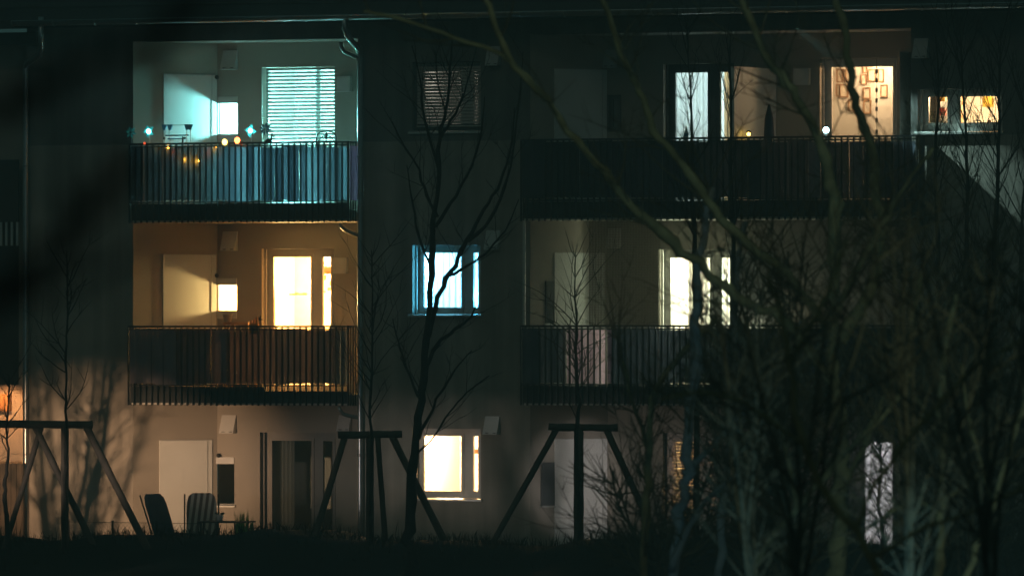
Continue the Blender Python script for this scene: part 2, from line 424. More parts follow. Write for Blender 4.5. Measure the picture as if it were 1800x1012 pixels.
# ------------------------------------------------------------------ windows and doors
def window(name, rect, Y, mull=(), frame='frame_white', fw=.075, sill=True, pane='pane_glass', depth=.2, low=0.0, parent=BLD, lab=None, slim=False):
    """rect: hole (x0,x1,z0,z1); frame set back by depth; mull: fractions of width with a mullion"""
    x0, x1, z0, z1 = rect; y = Y + depth; d = .07
    mb = MB()
    mb.box(x0, x0 + fw, y, y + d, z0, z1); mb.box(x1 - fw, x1, y, y + d, z0, z1)
    mb.box(x0 + fw, x1 - fw, y, y + d, z1 - fw, z1); mb.box(x0 + fw, x1 - fw, y, y + d, z0, z0 + fw + low)
    xs = [x0 + fw]
    for m_ in mull:
        c = x0 + (x1 - x0) * m_; mw = .025 if slim else .06; mb.box(c - mw, c + mw, y + .002, y + d - .002, z0 + fw + low, z1 - fw); xs += [c - mw, c + mw]
    xs.append(x1 - fw)
    # inner sashes, a little proud
    for a, b in zip(xs[::2], xs[1::2]):
        s_ = .045
        if slim: break
        mb.box(a, a + s_, y - .018, y + .04, z0 + fw + low, z1 - fw); mb.box(b - s_, b, y - .018, y + .04, z0 + fw + low, z1 - fw)
        mb.box(a + s_, b - s_, y - .018, y + .04, z1 - fw - s_, z1 - fw); mb.box(a + s_, b - s_, y - .018, y + .04, z0 + fw + low, z0 + fw + low + s_)
    # guide rail for the outside blind
    if not slim: mb.box(x0, x0 + .03, y - .09, y - .05, z0, z1); mb.box(x1 - .03, x1, y - .09, y - .05, z0, z1)
    o = mb.build(name, frame, parent)
    if lab: o['label'] = lab
    for a, b in zip(xs[::2], xs[1::2]):
        g = MB(); e_ = 0 if slim else .04; g.box(a + e_, b - e_, y + .012, y + .018, z0 + fw + low + e_, z1 - fw - e_); g.build('pane', pane, o)
    if sill:
        s2 = MB(); s2.hexa([(x0 - .06, Y - .06, z0 - .035), (x1 + .03, Y - .06, z0 - .035), (x1 + .03, Y, z0 - .035), (x0 - .06, Y, z0 - .035),
                            (x0 - .06, Y - .06, z0 - .008), (x1 + .03, Y - .06, z0 - .008), (x1 + .03, Y - .002, z0 + .012), (x0 - .06, Y - .002, z0 + .012)])
        s2.box(x0 + .002, x1 - .002, Y, y, z0 + .0005, z0 + .012); s2.build('sill', 'sill_metal', o)
    return o
def blind(rect, Y, m, parent, pitch=.06, wid=.05, tilt=38, drop=1.0, depth=.12):
    x0, x1, z0, z1 = rect; mb = MB(); z = z1 - .03; yc = Y + depth
    zend = z1 - (z1 - z0) * drop
    ca, sa = math.cos(R(tilt)) * wid / 2, math.sin(R(tilt)) * wid / 2
    while z > zend + .02:
        j = random.uniform(-.002, .002)
        a = (x0 + .035, yc - ca, z - sa + j); b = (x1 - .035, yc - ca, z - sa + j * .5); m0 = (x0 + .035, yc, z + .004 + j); m1 = (x1 - .035, yc, z + .004 + j * .5); c = (x1 - .035, yc + ca, z + sa + j * .5); d_ = (x0 + .035, yc + ca, z + sa + j)
        t = .0018
        up = lambda p: (p[0], p[1], p[2] + t)
        mb.hexa([a, b, m1, m0, up(a), up(b), up(m1), up(m0)]); mb.hexa([m0, m1, c, d_, up(m0), up(m1), up(c), up(d_)])
        z -= pitch
    mb.box(x0 + .03, x1 - .03, yc - .03, yc + .03, zend, zend + .018)
    for fx in (.2, .8):
        xx = x0 + (x1 - x0) * fx; mb.tube([(xx, yc, z1), (xx, yc, zend)], .002, 4)
    return mb.build('blind', m, parent)
def room(x0, x1, y0, y1, z0, z1, name='room'):
    mb = MB()
    mb.face([(x0, y1, z0), (x1, y1, z0), (x1, y1, z1), (x0, y1, z1)]); mb.face([(x0, y0, z0), (x0, y1, z0), (x0, y1, z1), (x0, y0, z1)])
    mb.face([(x1, y1, z0), (x1, y0, z0), (x1, y0, z1), (x1, y1, z1)]); mb.face([(x0, y0, z1), (x0, y1, z1), (x1, y1, z1), (x1, y0, z1)])
    mb.cur = 1; mb.face([(x0, y0, z0), (x1, y0, z0), (x1, y1, z0), (x0, y1, z0)])
    return mb.build(name, ['room_white', 'room_floor'], BLD)
def curtain(x0, x1, y, z0, z1, m, label, folds=7, amp=.03, group=None):
    mb = MB(); n = folds * 8
    ph = random.uniform(0, 6)
    pt = [(x0 + (x1 - x0) * i / n, y + amp * math.sin(ph + 2 * math.pi * folds * i / n + .7 * math.sin(5 * i / n))) for i in range(n + 1)]
    for (a, ya), (b, yb) in zip(pt, pt[1:]): mb.face([(a, ya, z0), (b, yb, z0), (b, yb, z1), (a, ya, z1)])
    o = mb.build('curtain', m, smooth=True); tag(o, label, 'curtain', group); return o

# middle column
r = [hole_px(*w_, 0) for w_ in WIN_MID]
wt = window('window', r[0], 0, (.74,), 'frame_dark', lab='top window of the middle column with its grey blind down')
blind(r[0], 0, 'blind_grey', wt, pitch=.052, wid=.05, tilt=62, drop=.93)
wm = window('window', r[1], 0, (.74,), 'frame_white', lab='blue lit window of the middle column')
wb = window('window', r[2], 0, (.74,), 'frame_white', lab='warm lit ground floor window of the middle column')
rooms = [(r[0], None), (r[1], 1), (r[2], 1)]
for q, lit in rooms: room(q[0] - .5, q[1] + .7, .31, 3.2, q[2] - .8, q[3] + .35)
# kitchen window far right
kr = hole_px(*KIT, 0)
wk = window('window', kr, 0, (.385,), 'frame_white', low=.03, lab='wide kitchen window at the right end')
room(kr[0] - .4, kr[1] + .6, .31, 3.0, kr[2] - .85, kr[3] + .6)

# left recess doors, small windows, rooms
for k in (2, 1, 0):
    q = hl[[0, 1, 2].index(k) * 2]; s_ = hl[[0, 1, 2].index(k) * 2 + 1]
    dn = window('balcony_door', q, YB, (.70,), slim=(k == 2), frame='frame_white' if k else 'frame_grey', sill=False, pane='pane_glass' if k else 'pane_dark', fw=.09 if k < 2 else .03)
    if k == 2: blind(q, YB, 'blind_alu', dn, pitch=.0595, wid=.05, tilt=42, drop=.97)
    sw = window('window', s_, YB, (), 'frame_white', fw=.018, slim=True, sill=(k == 0), pane='pane_glass' if k else 'pane_dark', depth=.06)
    # shutter box above and apron below the small window
    b = MB(); b.box(s_[0] + .002, s_[1] - .002, YB - .02, YB + .05, s_[3] - .11, s_[3] - .001); b.build('shutter_box', 'vent_white', sw)
    if k: b = MB(); b.box(s_[0] + .002, s_[1] - .002, YB - .008, YB + .05, s_[2] + .001, s_[2] + .135); b.build('apron', 'vent_white', sw)
    top = (ZT_L if k == 2 else FL[k + 1][1]) - .1
    room(PX(376, YB) - .05, PX(640, YB) + .3, YB + .285, YB + 3.4, ZFL[k] - .02, top)
# right recess
di = 0
DR = {}
for k in (0, 1, 2):
    for (a, b_, t) in DOOR_R[k]:
        q = hr[di]; di += 1
        DR.setdefault(k, []).append(q)
        dn = window('balcony_door', q, YB, ((.24,) if k == 0 and a > 1400 else (.66,)) if not (k == 2 and a > 1400) else (), 'frame_white' if (k == 2 and a > 1400) or k == 1 else 'frame_dark', sill=False, fw=.09)
        if k == 0 and a < 1300: blind(q, YB, 'blind_grey', dn, pitch=.052, wid=.05, tilt=74, drop=.98)
        top = (ZT_R if k == 2 else FR[k + 1][1]) - .1
        dep = 1.1 if (k == 2 and a > 1400) else 3.2
        room(q[0] - .25, q[1] + .35, YB + .285, YB + dep, ZFR[k] - .02, top)
    if SMALL_R[k]:
        q = hr[di]; di += 1
        sw = window('window', q, YB, (), 'frame_dark', fw=.03, sill=False, depth=.05)
        b = MB(); b.box(q[0] + .03, q[1] - .03, YB + .075, YB + .085, q[2], q[3]); b.build('shutter', 'fabric_mauve', sw)

# white panels on the splayed walls
def splay_panel(A, B, p0, p1, py0, zb, lab, m='panel_white'):
    a = S(p0, py0, A, B); b = S(p1, py0, A, B); mb = MB()
    mb.bar(a, b, .02, zb, a.z, .002)
    o = mb.build('side_panel', m, BLD); o['label'] = lab
    t_ = MB(); t_.bar(a.lerp(b, .90), a.lerp(b, .915), .006, zb + .03, a.z - .01, .0225); t_.bar(a.lerp(b, .0), a.lerp(b, 1), .012, a.z, a.z + .012, .004); t_.build('trim', 'sill_metal', o)
    return a, b
AL, BL = (LX0, .001), (LBX, YB); AR, BR = (RX0, .001), (RBX, YB)
splay_panel(AL, BL, 287, 380, 131, FL[2][0], 'white wall panel lit teal on the top left balcony')
splay_panel(AL, BL, 286, 379, 448, FL[1][0], 'white wall panel lit warm on the middle left balcony')
splay_panel(AL, BL, 280, 372, 774, ZG, 'white wall panel by the ground floor terrace')
splay_panel(AR, BR, 974, 1066, 122, FR[2][0], 'white wall panel on the dark top right balcony')
splay_panel(AR, BR, 974, 1062, 445, FR[1][0], 'white wall panel lit green on the middle right balcony')
splay_panel(AR, BR, 974, 1066, 772, ZG, 'white wall panel behind the rightmost tree stake')
# small windows in the right splay, left of the panel
for (p0, p1, q0, q1, m) in ((958, 972, 494, 568, 'pane_dark'), (950, 973, 812, 888, 'pane_dark')):
    a = S(p0, q0, AR, BR); b = S(p1, q0, AR, BR); z0 = S(p0, q1, AR, BR).z
    mb = MB(); mb.bar(a, b, .03, z0, a.z, .002); o = mb.build('window', 'frame_dark', BLD)
    g = MB(); g.bar(a.lerp(b, .15), a.lerp(b, .85), .006, z0 + .06, a.z - .06, .034); g.build('pane', 'blue_plastic' if False else 'frame_dark', o)
    s2 = MB(); s2.bar(a.lerp(b, -.1), b, .07, z0 - .03, z0 - .002, .002); s2.build('sill', 'sill_metal', o)
# partition between the two right flats
pa = (PX(1283, -.1), -.1); pb = (PX(1357, YB), YB)
for k, ytop, lab in ((2, 118, 'pale partition between the two top right balconies'), (1, 440, 'pale partition on the middle right balcony')):
    mb = MB(); mb.bar(pa, (pb[0], pb[1] - .002), .08, FR[k][0] + .001, S(1300, ytop, pa, pb).z, 0)
    o = mb.build('partition', 'panel_white', BLD); o['label'] = lab

# vents
def vent(px0, px1, py0, py1, Y, box=False):
    x0, x1 = PX(px0, Y), PX(px1, Y); z0, z1 = PZ(py1, px0, Y), PZ(py0, px0, Y); mb = MB()
    if box: mb.box(x0, x1, Y - .10, Y, z0, z1); mb.box(x0 + .02, x1 - .02, Y - .112, Y - .1, z0 + .02, z1 - .02)
    else:
        mb.hexa([(x0, Y - .15, z0), (x1, Y - .15, z0), (x1, Y, z0), (x0, Y, z0), (x0, Y - .025, z1), (x1, Y - .025, z1), (x1, Y, z1), (x0, Y, z1)])
        mb.cur = 1
        for f in (.2, .72): mb.box(x0 + (x1 - x0) * f, x0 + (x1 - x0) * f + .05, Y - .151, Y - .13, z0 + .018, z0 + .03)
    mb.build('vent_box' if box else 'vent_hood', ['vent_white', 'dark_plastic'], BLD)
for a in ((393, 418, 89, 123), (393, 418, 407, 441), (391, 416, 729, 761)): vent(*a, YB)
for a in ((596, 619, 134, 162), (590, 612, 453, 481), (1398, 1425, 121, 150)): vent(*a, YB, True)
for a in ((858, 880, 82, 116), (856, 880, 405, 439), (854, 879, 731, 763), (1608, 1633, 68, 103)): vent(*a, 0)
vent(597, 619, 729, 757, YB)
vent(1064, 1084, 88, 120, YB); vent(1070, 1092, 402, 436, YB)
# small lamps and hooks at the panel corners
for px, py in ((381, 136), (381, 484), (384, 800)):
    c = P(px, py, YB - .05); mb = MB(); mb.ball(c, .035, 10); mb.box(c.x - .012, c.x + .012, c.y, YB, c.z - .012, c.z + .012); mb.build('wall_sensor', 'dark_plastic', BLD, smooth=True)

# ------------------------------------------------------------------ balconies
YF = -0.35
def balcony(p0, p1, ytop, ymid, ybot, fl, xa, xb, back_a, sheets, lab, right_sheet=None, toe=None):
    """p0..p1: rail ends in the picture on the plane YF; fl: floor top and soffit heights; sheets: (px0,px1,material,y0,y1)"""
    pc = (p0 + p1) / 2
    x0, x1 = PX(p0, YF), PX(p1, YF); zt, zm, zb = PZ(ytop, pc, YF), PZ(ymid, pc, YF), PZ(ybot, pc, YF)
    mb = MB()
    A = back_a
    z1, z0 = fl
    pts = [(x0 + .03, YF + .05), (x1 - .03, YF + .05), (x1 - .03, -.002), (xb - .004, -.002), (xb - .004, YB - .003), (A[0] + .02, YB - .003), (xa + .02, -.002), (x0 + .03, -.002)]
    mb.face([(a, b, z1) for a, b in pts]); mb.face([(a, b, z0) for a, b in reversed(pts)])
    for (a, b), (c, d) in zip(pts, pts[1:] + pts[:1]): mb.face([(a, b, z0), (c, d, z0), (c, d, z1), (a, b, z1)])
    o = mb.build('balcony', 'soffit_white', BLD); o['label'] = lab
    mb = MB(); mb.box(x0 + .02, x1 - .02, YF + .03, YF + .048, z0 + .03, z1 + .05); mb.build('slab_edge', 'steel_dark', o)
    tx1 = PX(toe, YF + .06) if toe else x1 - .02
    mb = MB(); mb.box(x0 + .02, tx1, YF + .052, YF + .058, z0 + .045, zm - .02); mb.build('toe_board', 'steel_dark', o)
    mb = MB()
    mb.box(x0, x1, YF - .03, YF + .03, zt - .03, zt)                       # hand rail
    mb.box(x0 + .01, x1 - .01, YF - .012, YF + .012, zm - .012, zm + .012)
    mb.box(x0 + .01, x1 - .01, YF - .012, YF + .012, zt - .075, zt - .05)
    n = int(round((x1 - x0) / .104)); 
    for i in range(n + 1):
        x = x0 + (x1 - x0) * i / n
        mb.box(x - .006, x + .006, YF - .032, YF + .028, zb + random.uniform(-.004, .004), zt - .03)
    for xe in (x0, x1):                                                   # returns to the wall
        m_ = 3
        mb.box(xe - .02, xe + .02, YF + .03, -.002, zt - .03, zt)
        for i in range(1, m_ + 1):
            y = YF + (-YF) * i / (m_ + .5); mb.box(xe - .006, xe + .006, y - .02, y + .02, zb, zt - .03)
    mb.build('railing', 'steel_slat', o)
    for (a, b, m_, q0, q1) in sheets:
        fr = random.random() < .30 and b - a < 40 and not a < 398 < 900 * (ytop < 300); dy_ = -.112 if fr else 0
        xa_, xb_ = PX(a, YF + .07 + dy_), PX(b, YF + .07 + dy_); s = MB(); za, zc = PZ(q0, a, YF), PZ(q1, a, YF); k = max(4, int((xb_ - xa_) / .03)); ph = random.uniform(0, 6)
        pr = [(xa_ + (xb_ - xa_) * i / k, YF + .075 + dy_ + .012 * math.sin(i * .9 + ph) + .012 * math.sin(i * .37 + ph * 2)) for i in range(k + 1)]
        for i, ((u, v), (u2, v2)) in enumerate(zip(pr, pr[1:])):
            d0 = .008 * math.sin(i * 1.7 + ph); d1 = .008 * math.sin((i + 1) * 1.7 + ph); s.face([(u, v, zc + d0), (u2, v2, zc + d1), (u2, v2 - .012, za), (u, v - .012, za)])
        s.build('privacy_sheet', m_, o, smooth=True)
    if right_sheet:
        s = MB(); s.box(x1 + .008, x1 + .013, YF + .04, -.01, PZ(right_sheet[1], p1, YF), PZ(right_sheet[2], p1, YF)); s.build('privacy_sheet', right_sheet[0], o)
    return o, x0, x1, zt
def cuts(a, b, lo, hi, mats, q0, q1, seed):
    rr = random.Random(seed); out = []; x = a
    while x < b - 2:
        w_ = rr.uniform(lo, hi); e = min(b, x + w_); out.append((x, e + rr.choice([.1, .2, .3]), rr.choice(mats), q0 + rr.uniform(-1, 2), q1 + rr.uniform(-1.5, 1))); x = e
    return out
ba, bx0, bx1, bzt = balcony(228, 612, 250, 355, 391, FL[2], LX0, LX1, (LBX,), 
    cuts(230, 400, 16, 44, ['fabric_slate', 'fabric_blue', 'fabric_slate'], 258, 353, 3) + cuts(400, 612, 9, 22, ['fabric_blue', 'fabric_navy', 'fabric_slate', 'fabric_blue'], 258, 353, 5),
    'top left balcony with blue fabric behind its dark slats', ('fabric_pale', 256, 352))
bb, _, _, _ = balcony(226, 612, 572, 677, 712.5, FL[1], LX0, LX1, (LBX,),
    cuts(228, 610, 14, 60, ['fabric_mauve', 'fabric_mauve', 'fabric_slate', 'fabric_mauve'], 579, 675, 8),
    'middle left balcony with mauve fabric behind its dark slats', toe=468)
bc, rx0_, rx1_, rzt = balcony(916, 1612, 241, 350, 387, FR[2], RX0, RX1, (RBX,),
    cuts(918, 1165, 20, 60, ['fabric_navy'], 248, 348, 9) + cuts(1165, 1610, 14, 40, ['fabric_navy', 'fabric_navy', 'fabric_mauve'], 248, 348, 11),
    'long top right balcony with navy fabric behind its dark slats', ('fabric_navy', 240.5, 386))  # navy end sheet added to fill the rail's shadow on the wall
bd, _, _, _ = balcony(916, 1612, 571, 676, 713, FR[1], RX0, RX1, (RBX,),
    cuts(918, 995, 20, 40, ['fabric_slate'], 578, 674, 9) + cuts(996, 1075, 16, 34, ['fabric_pale'], 578, 674, 13) + cuts(1076, 1610, 20, 50, ['fabric_navy'], 578, 674, 11),
    'long middle right balcony with pale and navy fabric behind its slats')
# screen posts and insect net on the middle right balcony
mb = MB(); a = P(921.5, 571, YF + .06); t = P(921.5, 391, YF + .06); mb.box(a.x - .02, a.x + .02, a.y - .02, a.y + .02, a.z, FR[2][1] - .001)
mb.build('screen_post', 'frame_white', bd)
mb = MB()
x0n, x1n = PX(1036, YF + .1), PX(1160, YF + .1); z0n, z1n = PZ(571, 1080, YF + .1), FR[2][1] - .005
k = 46
for i in range(k + 1):
    x = x0n + (x1n - x0n) * i / k; mb.box(x - .005, x + .005, YF + .098, YF + .102, z0n, z1n)
for i in range(64):
    z = z0n + (z1n - z0n) * i / 63; mb.box(x0n, x1n, YF + .1021, YF + .106, z - .004, z + .004)
mb.build('insect_net', 'net', bd)

# ------------------------------------------------------------------ neighbouring section at the left edge
SEC = tag(empty('neighbour_house'), 'darker neighbouring house at the left edge with an orange lit ground floor wall', 'building')
mb = MB(); xs0, xs1 = PX(-260), XL - .002
h0 = (PX(-200, .5), PX(31, .5), PZ(432, 0, .5), PZ(285, 0, .5))
wall_holes(mb, xs0, xs1, -.5, PZ(74, 0, .5), .5, .3, [(PX(-200, .5), PX(33, .5), PZ(676, 0, .5), PZ(300, 0, .5))])
mb.build('wall', 'recess_plaster', SEC)
mb = MB(); mb.box(xs0, XL + .25, -.1, 2.0, PZ(76, 0, -.1), PZ(60, 0, -.1)); mb.box(xs0, XL + .25, -.14, -.1, PZ(80, 0, -.1), PZ(58, 0, -.1)); mb.build('roof', 'roof_tile', SEC)
mb = MB(); mb.box(PX(-200, .5), PX(34, .5), .8, 2.6, PZ(700, 0, .5), PZ(290, 0, .5)); mb.build('recess', 'steel_dark', SEC)  # near-black block fills the opening in place of the shade inside
mb = MB(); mb.box(PX(-200, .2), PX(32, .2), .2, .24, PZ(390, 0, .2), PZ(281, 0, .2)); 
ob = mb.build('balcony_front', 'steel_dark', SEC)
mb = MB()
for i in range(12): x = PX(32, .2) - .02 - i * .10; mb.box(x - .02, x + .02, .2, .23, PZ(432, 0, .2), PZ(390.5, 0, .2))
mb.build('railing', 'sill_metal', ob)
mb = MB(); mb.box(PX(-40, .4), PX(16, .4), .42, .498, PZ(722, 0, .4), PZ(692, 0, .4)); mb.build('shutter_box', 'wood_orange', SEC)
mb = MB(); mb.box(PX(-120, -.4), PX(41, -.4), -.42, -.36, 0.0, PZ(816, 0, -.4))
for i in range(16): x = PX(41, -.4) - .05 - i * .1; mb.box(x - .04, x + .04, -.44, -.42, 0.0, PZ(816, 0, -.4) + .02)
tag(mb.build('garden_screen', 'stake_wood'), 'low dark board screen below the orange lit wall', 'screen')

# ------------------------------------------------------------------ things on the balconies
def pinwheel(px, py, ybase, m, hub, label, seed, r=.105, nb=6):
    rr = random.Random(seed); c = P(px, py, YF + .01); zb = PZ(ybase, px, YF)
    o = tag(empty('pinwheel', (c.x, c.y, zb)), label, 'pinwheel', 'pinwheels on the top left balcony rail')
    s = MB(); s.tube([(c.x, c.y + .015, zb - .08), (c.x, c.y + .015, c.z)], .006, 6); s.build('stick', 'frame_white', o)
    b = MB(); a0 = rr.uniform(0, 6)
    for i in range(nb):
        a = a0 + 2 * math.pi * i / nb; w_ = 2 * math.pi / nb * .42
        pt = lambda rad, an, yy: (c.x + rad * math.cos(an), c.y + yy, c.z + rad * math.sin(an))
        p0, p1, p2, p3 = pt(.008, a, -.012), pt(r * .62, a - w_, -.02), pt(r, a, -.004), pt(r * .55, a + w_, -.034)
        b.face([p0, p1, p2]); b.face([p0, p2, p3])
    b.build('blades', m, o)
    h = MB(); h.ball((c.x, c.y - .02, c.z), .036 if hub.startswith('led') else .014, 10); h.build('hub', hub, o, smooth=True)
pinwheel(231, 233, 251, 'foil_teal', 'dark_plastic', 'teal foil pinwheel at the left end of the top balcony rail', 1)
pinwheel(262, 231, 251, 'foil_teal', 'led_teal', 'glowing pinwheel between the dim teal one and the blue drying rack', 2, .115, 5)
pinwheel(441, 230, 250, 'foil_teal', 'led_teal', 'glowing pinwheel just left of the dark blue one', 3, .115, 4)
pinwheel(467, 227, 250, 'foil_blue', 'dark_plastic', 'dark blue pinwheel before the left edge of the bright blind', 4, .115, 8)

o = tag(empty('string_light', P(340, 252, YF)), 'string of coloured bulbs along the left half of the top balcony rail', 'string light')
bulbs = [(254, 252, -.045, 'bulb_small_red', .018), (276, 262, .11, 'bulb_yellow', .016), (296, 260, .11, 'bulb_amber', .022), (307, 268, .11, 'bulb_red', .018), (326, 281, .105, 'bulb_amber', .022), (347, 283, .105, 'bulb_amber', .024),
         (368, 268, .11, 'bulb_red', .018), (381, 261, .11, 'bulb_amber', .022), (395, 250, -.045, 'bulb_yellow', .042), (417, 247, -.03, 'bulb_red', .044), (434, 255, .11, 'bulb_red', .016)]
cp = [tuple(P(a, b - 2, YF + y_)) for a, b, y_, _, _ in bulbs]
c_ = MB(); c_.tube(cp, .004, 5); c_.build('cord', 'dark_plastic', o)
for a, b, y_, m, r_ in bulbs:
    p = P(a, b, YF + y_); s = MB(); s.ball(p, r_, 12, 1.15); s.build('bulb', m, o, smooth=True)

# drying rack with blue corner pieces
yb_ = .25; o = tag(empty('drying_rack', P(312, 380, yb_)), 'folding rack with blue corner pieces before the teal lit wall panel', 'drying rack')
zf = FL[2][0]
lg = MB(); bl = MB(); z1_ = PZ(219, 312, yb_); z2 = PZ(237, 312, yb_); z3 = PZ(243, 312, yb_)
xs_ = [PX(a, yb_) for a in (291, 297, 329, 334)]
for x, dx in zip(xs_, (-.04, .04, -.04, .04)): lg.tube([(x + dx, yb_ + (.1 if dx > 0 else -.1), zf), (x, yb_, z1_ - .02)], .007, 6)
lg.tube([(xs_[0], yb_, z1_ - .01), (xs_[3], yb_, z1_ - .01)], .006, 6); lg.build('legs', 'frame_white', o)
for x in (xs_[0] - .02, xs_[1] + .02, xs_[2], xs_[3]):
    bl = MB(); bl.hexa([(x - .015, yb_ - .02, z1_ - .09), (x + .015, yb_ - .02, z1_ - .09), (x + .015, yb_ + .02, z1_ - .09), (x - .015, yb_ + .02, z1_ - .09), (x - .045, yb_ - .02, z1_), (x + .05, yb_ - .02, z1_), (x + .05, yb_ + .02, z1_), (x - .045, yb_ + .02, z1_)]); bl.build('corner_piece', 'blue_plastic', o)
b2 = MB(); b2.box(xs_[0], xs_[3] - .02, yb_ - .012, yb_ + .012, z2 - .02, z2); b2.box(xs_[1] - .02, xs_[2] - .03, yb_ - .012, yb_ + .012, z3 - .02, z3); b2.build('crossbar', 'blue_plastic', o)
b3 = MB(); b3.box(PX(323, yb_) - .012, PX(323, yb_) + .012, yb_ - .05, yb_ - .03, z2 - .3, z2 - .03); b3.build('hook', 'dark_plastic', o)
for xx in (xs_[0] - .01, xs_[2] - .03): b3 = MB(); b3.ball((xx, yb_ - .03, z3), .022, 8); b3.build('knob', 'dark_plastic', o, smooth=True)

# small dark figure on the rail
p = P(474, 250, YF); o = tag(empty('rail_ornament', p), 'small dark figure perched on the rail under the dark blue pinwheel', 'ornament')
s = MB(); s.ball((p.x - .02, p.y, p.z + .03), .04, 10, .7); s.ball((p.x - .065, p.y, p.z + .015), .025, 8); s.tube([(p.x + .02, p.y, p.z), (p.x + .04, p.y, p.z + .13)], [.016, .011], 6)
s.tube([(p.x + .035, p.y, p.z + .1), (p.x + .085, p.y, p.z + .085)], .010, 6); s.ball((p.x + .042, p.y, p.z + .125), .02, 8); s.build('figure', 'dark_plastic', o, smooth=True)

# wrought iron chair
yc_ = .15; x0_, x1_ = PX(556, yc_), PX(591, yc_); zt_ = PZ(231, 573, yc_); zf = FL[2][0]; xm = (x0_ + x1_) / 2
o = tag(empty('iron_chair', (xm, yc_, zf)), 'black wrought iron chair with an arched back before the bright blind', 'chair')
s = MB()
hw = (x1_ - x0_) / 2
arch = lambda ww, hh, base: [(xm - ww, yc_, base)] + [(xm - ww * math.cos(math.pi * i / 12) * (1 if 0 < i < 12 else 1), yc_, base + hh * (math.sin(math.pi * i / 12) ** .45)) for i in range(1, 12)] + [(xm + ww, yc_, base)]
s.tube(arch(hw, .17, zt_ - .17), .011, 6); s.tube([(xm - hw, yc_, zt_ - .17), (xm - hw, yc_ + .02, zf + .44)], .011, 6); s.tube([(xm + hw, yc_, zt_ - .17), (xm + hw, yc_ + .02, zf + .44)], .011, 6)
s.tube([(xm - hw * .8 * math.cos(math.pi * i / 10), yc_, zt_ - .19 + .12 * math.sin(math.pi * i / 10)) for i in range(11)], .008, 6)
s.ball((xm, yc_, zt_ - .045), .024, 8, 1.4); s.ball((xm, yc_, zt_ - .10), .024, 8, 1.3); s.tube([(xm, yc_, zt_ - .005), (xm, yc_, zf + .46)], .006, 6)
s.build('backrest', 'steel_dark', o, smooth=True)
s = MB(); s.lathe((xm, yc_ + .2, zf + .43), [(.18, 0), (.19, .01), (.18, .025)], 16); s.build('seat', 'steel_dark', o)
for dx, dy in ((-1, 0), (1, 0), (-1, 1), (1, 1)):
    s = MB(); s.tube([(xm + dx * hw * .85, yc_ + .03 + .33 * dy, zf + .43), (xm + dx * hw, yc_ + .02 + .36 * dy, zf)], .010, 6); s.build('leg', 'steel_dark', o)

# middle left balcony: planter, bird, pot
p = P(448, 572, YF + .1); o = tag(empty('orange_planter', p), 'orange zigzag planter standing behind the middle left rail', 'planter')
s = MB(); s.box(p.x - .08, p.x + .07, p.y - .04, p.y + .04, p.z - .12, p.z + .03)
for i in range(3):
    x = p.x - .07 + i * .05; s.hexa([(x - .02, p.y - .03, p.z + .03), (x + .024, p.y - .03, p.z + .03), (x + .024, p.y + .03, p.z + .03), (x - .02, p.y + .03, p.z + .03), (x + .012, p.y - .01, p.z + .09 + .03 * i), (x + .022, p.y - .01, p.z + .09 + .03 * i), (x + .022, p.y + .01, p.z + .09 + .03 * i), (x + .012, p.y + .01, p.z + .09 + .03 * i)])
s.build('body', 'orange_paint', o)
p = P(457, 572, YF); o = tag(empty('bird_ornament', p), 'little dark bird figure beside the orange planter', 'ornament')
s = MB(); s.tube([(p.x, p.y, p.z), (p.x - .005, p.y, p.z + .1)], .007, 6); s.ball((p.x, p.y, p.z + .11), .026, 10, 1.2); s.ball((p.x + .015, p.y, p.z + .15), .018, 8); s.ball((p.x + .035, p.y, p.z + .1), .016, 8); s.build('figure', 'dark_plastic', o, smooth=True)
yp_ = .55; p = P(400, 560, yp_); o = tag(empty('flower_pot', (p.x, p.y, FL[1][0])), 'grey flower pot on a stand below the small warm lit window', 'flower pot')
s = MB(); s.lathe((p.x, p.y, p.z - .12), [(.05, 0), (.075, .18), (.08, .18), (.08, .2), (.07, .2), (.06, .16)], 14); s.build('pot', 'vent_white', o, smooth=True)
s = MB(); s.lathe((p.x, p.y, p.z - .135), [(.14, 0), (.14, .013)], 16); s.tube([(p.x, p.y, p.z - .13), (p.x, p.y, FL[1][0])], .018, 8); s.lathe((p.x, p.y, FL[1][0]), [(.11, 0), (.1, .02)], 14); s.build('stand', 'wood_orange', o)
s = MB()
for i in range(26):
    a = random.uniform(0, 6.28); l = random.uniform(.04, .09); s.face([(p.x, p.y, p.z + .05), (p.x + l * math.cos(a), p.y + l * math.sin(a), p.z + .09), (p.x + l * 1.2 * math.cos(a + .4), p.y + l * math.sin(a + .4), p.z + .07)])
s.build('leaves', 'leaf_dark', o)
yp_ = .5; p = P(425, 568, yp_); o = tag(empty('balcony_table', (p.x, p.y, FL[1][0])), 'low wooden table between the flower pot and the lit balcony door', 'table')
s = MB(); s.box(p.x - .25, p.x + .2, p.y - .2, p.y + .2, p.z - .02, p.z + .02); s.build('top', 'wood_orange', o)
for dx, dy in ((-.22, -.17), (.17, -.17), (-.22, .17), (.17, .17)):
    s = MB(); s.box(p.x + dx - .02, p.x + dx + .02, p.y + dy - .02, p.y + dy + .02, FL[1][0], p.z - .02); s.build('leg', 'wood_orange', o)

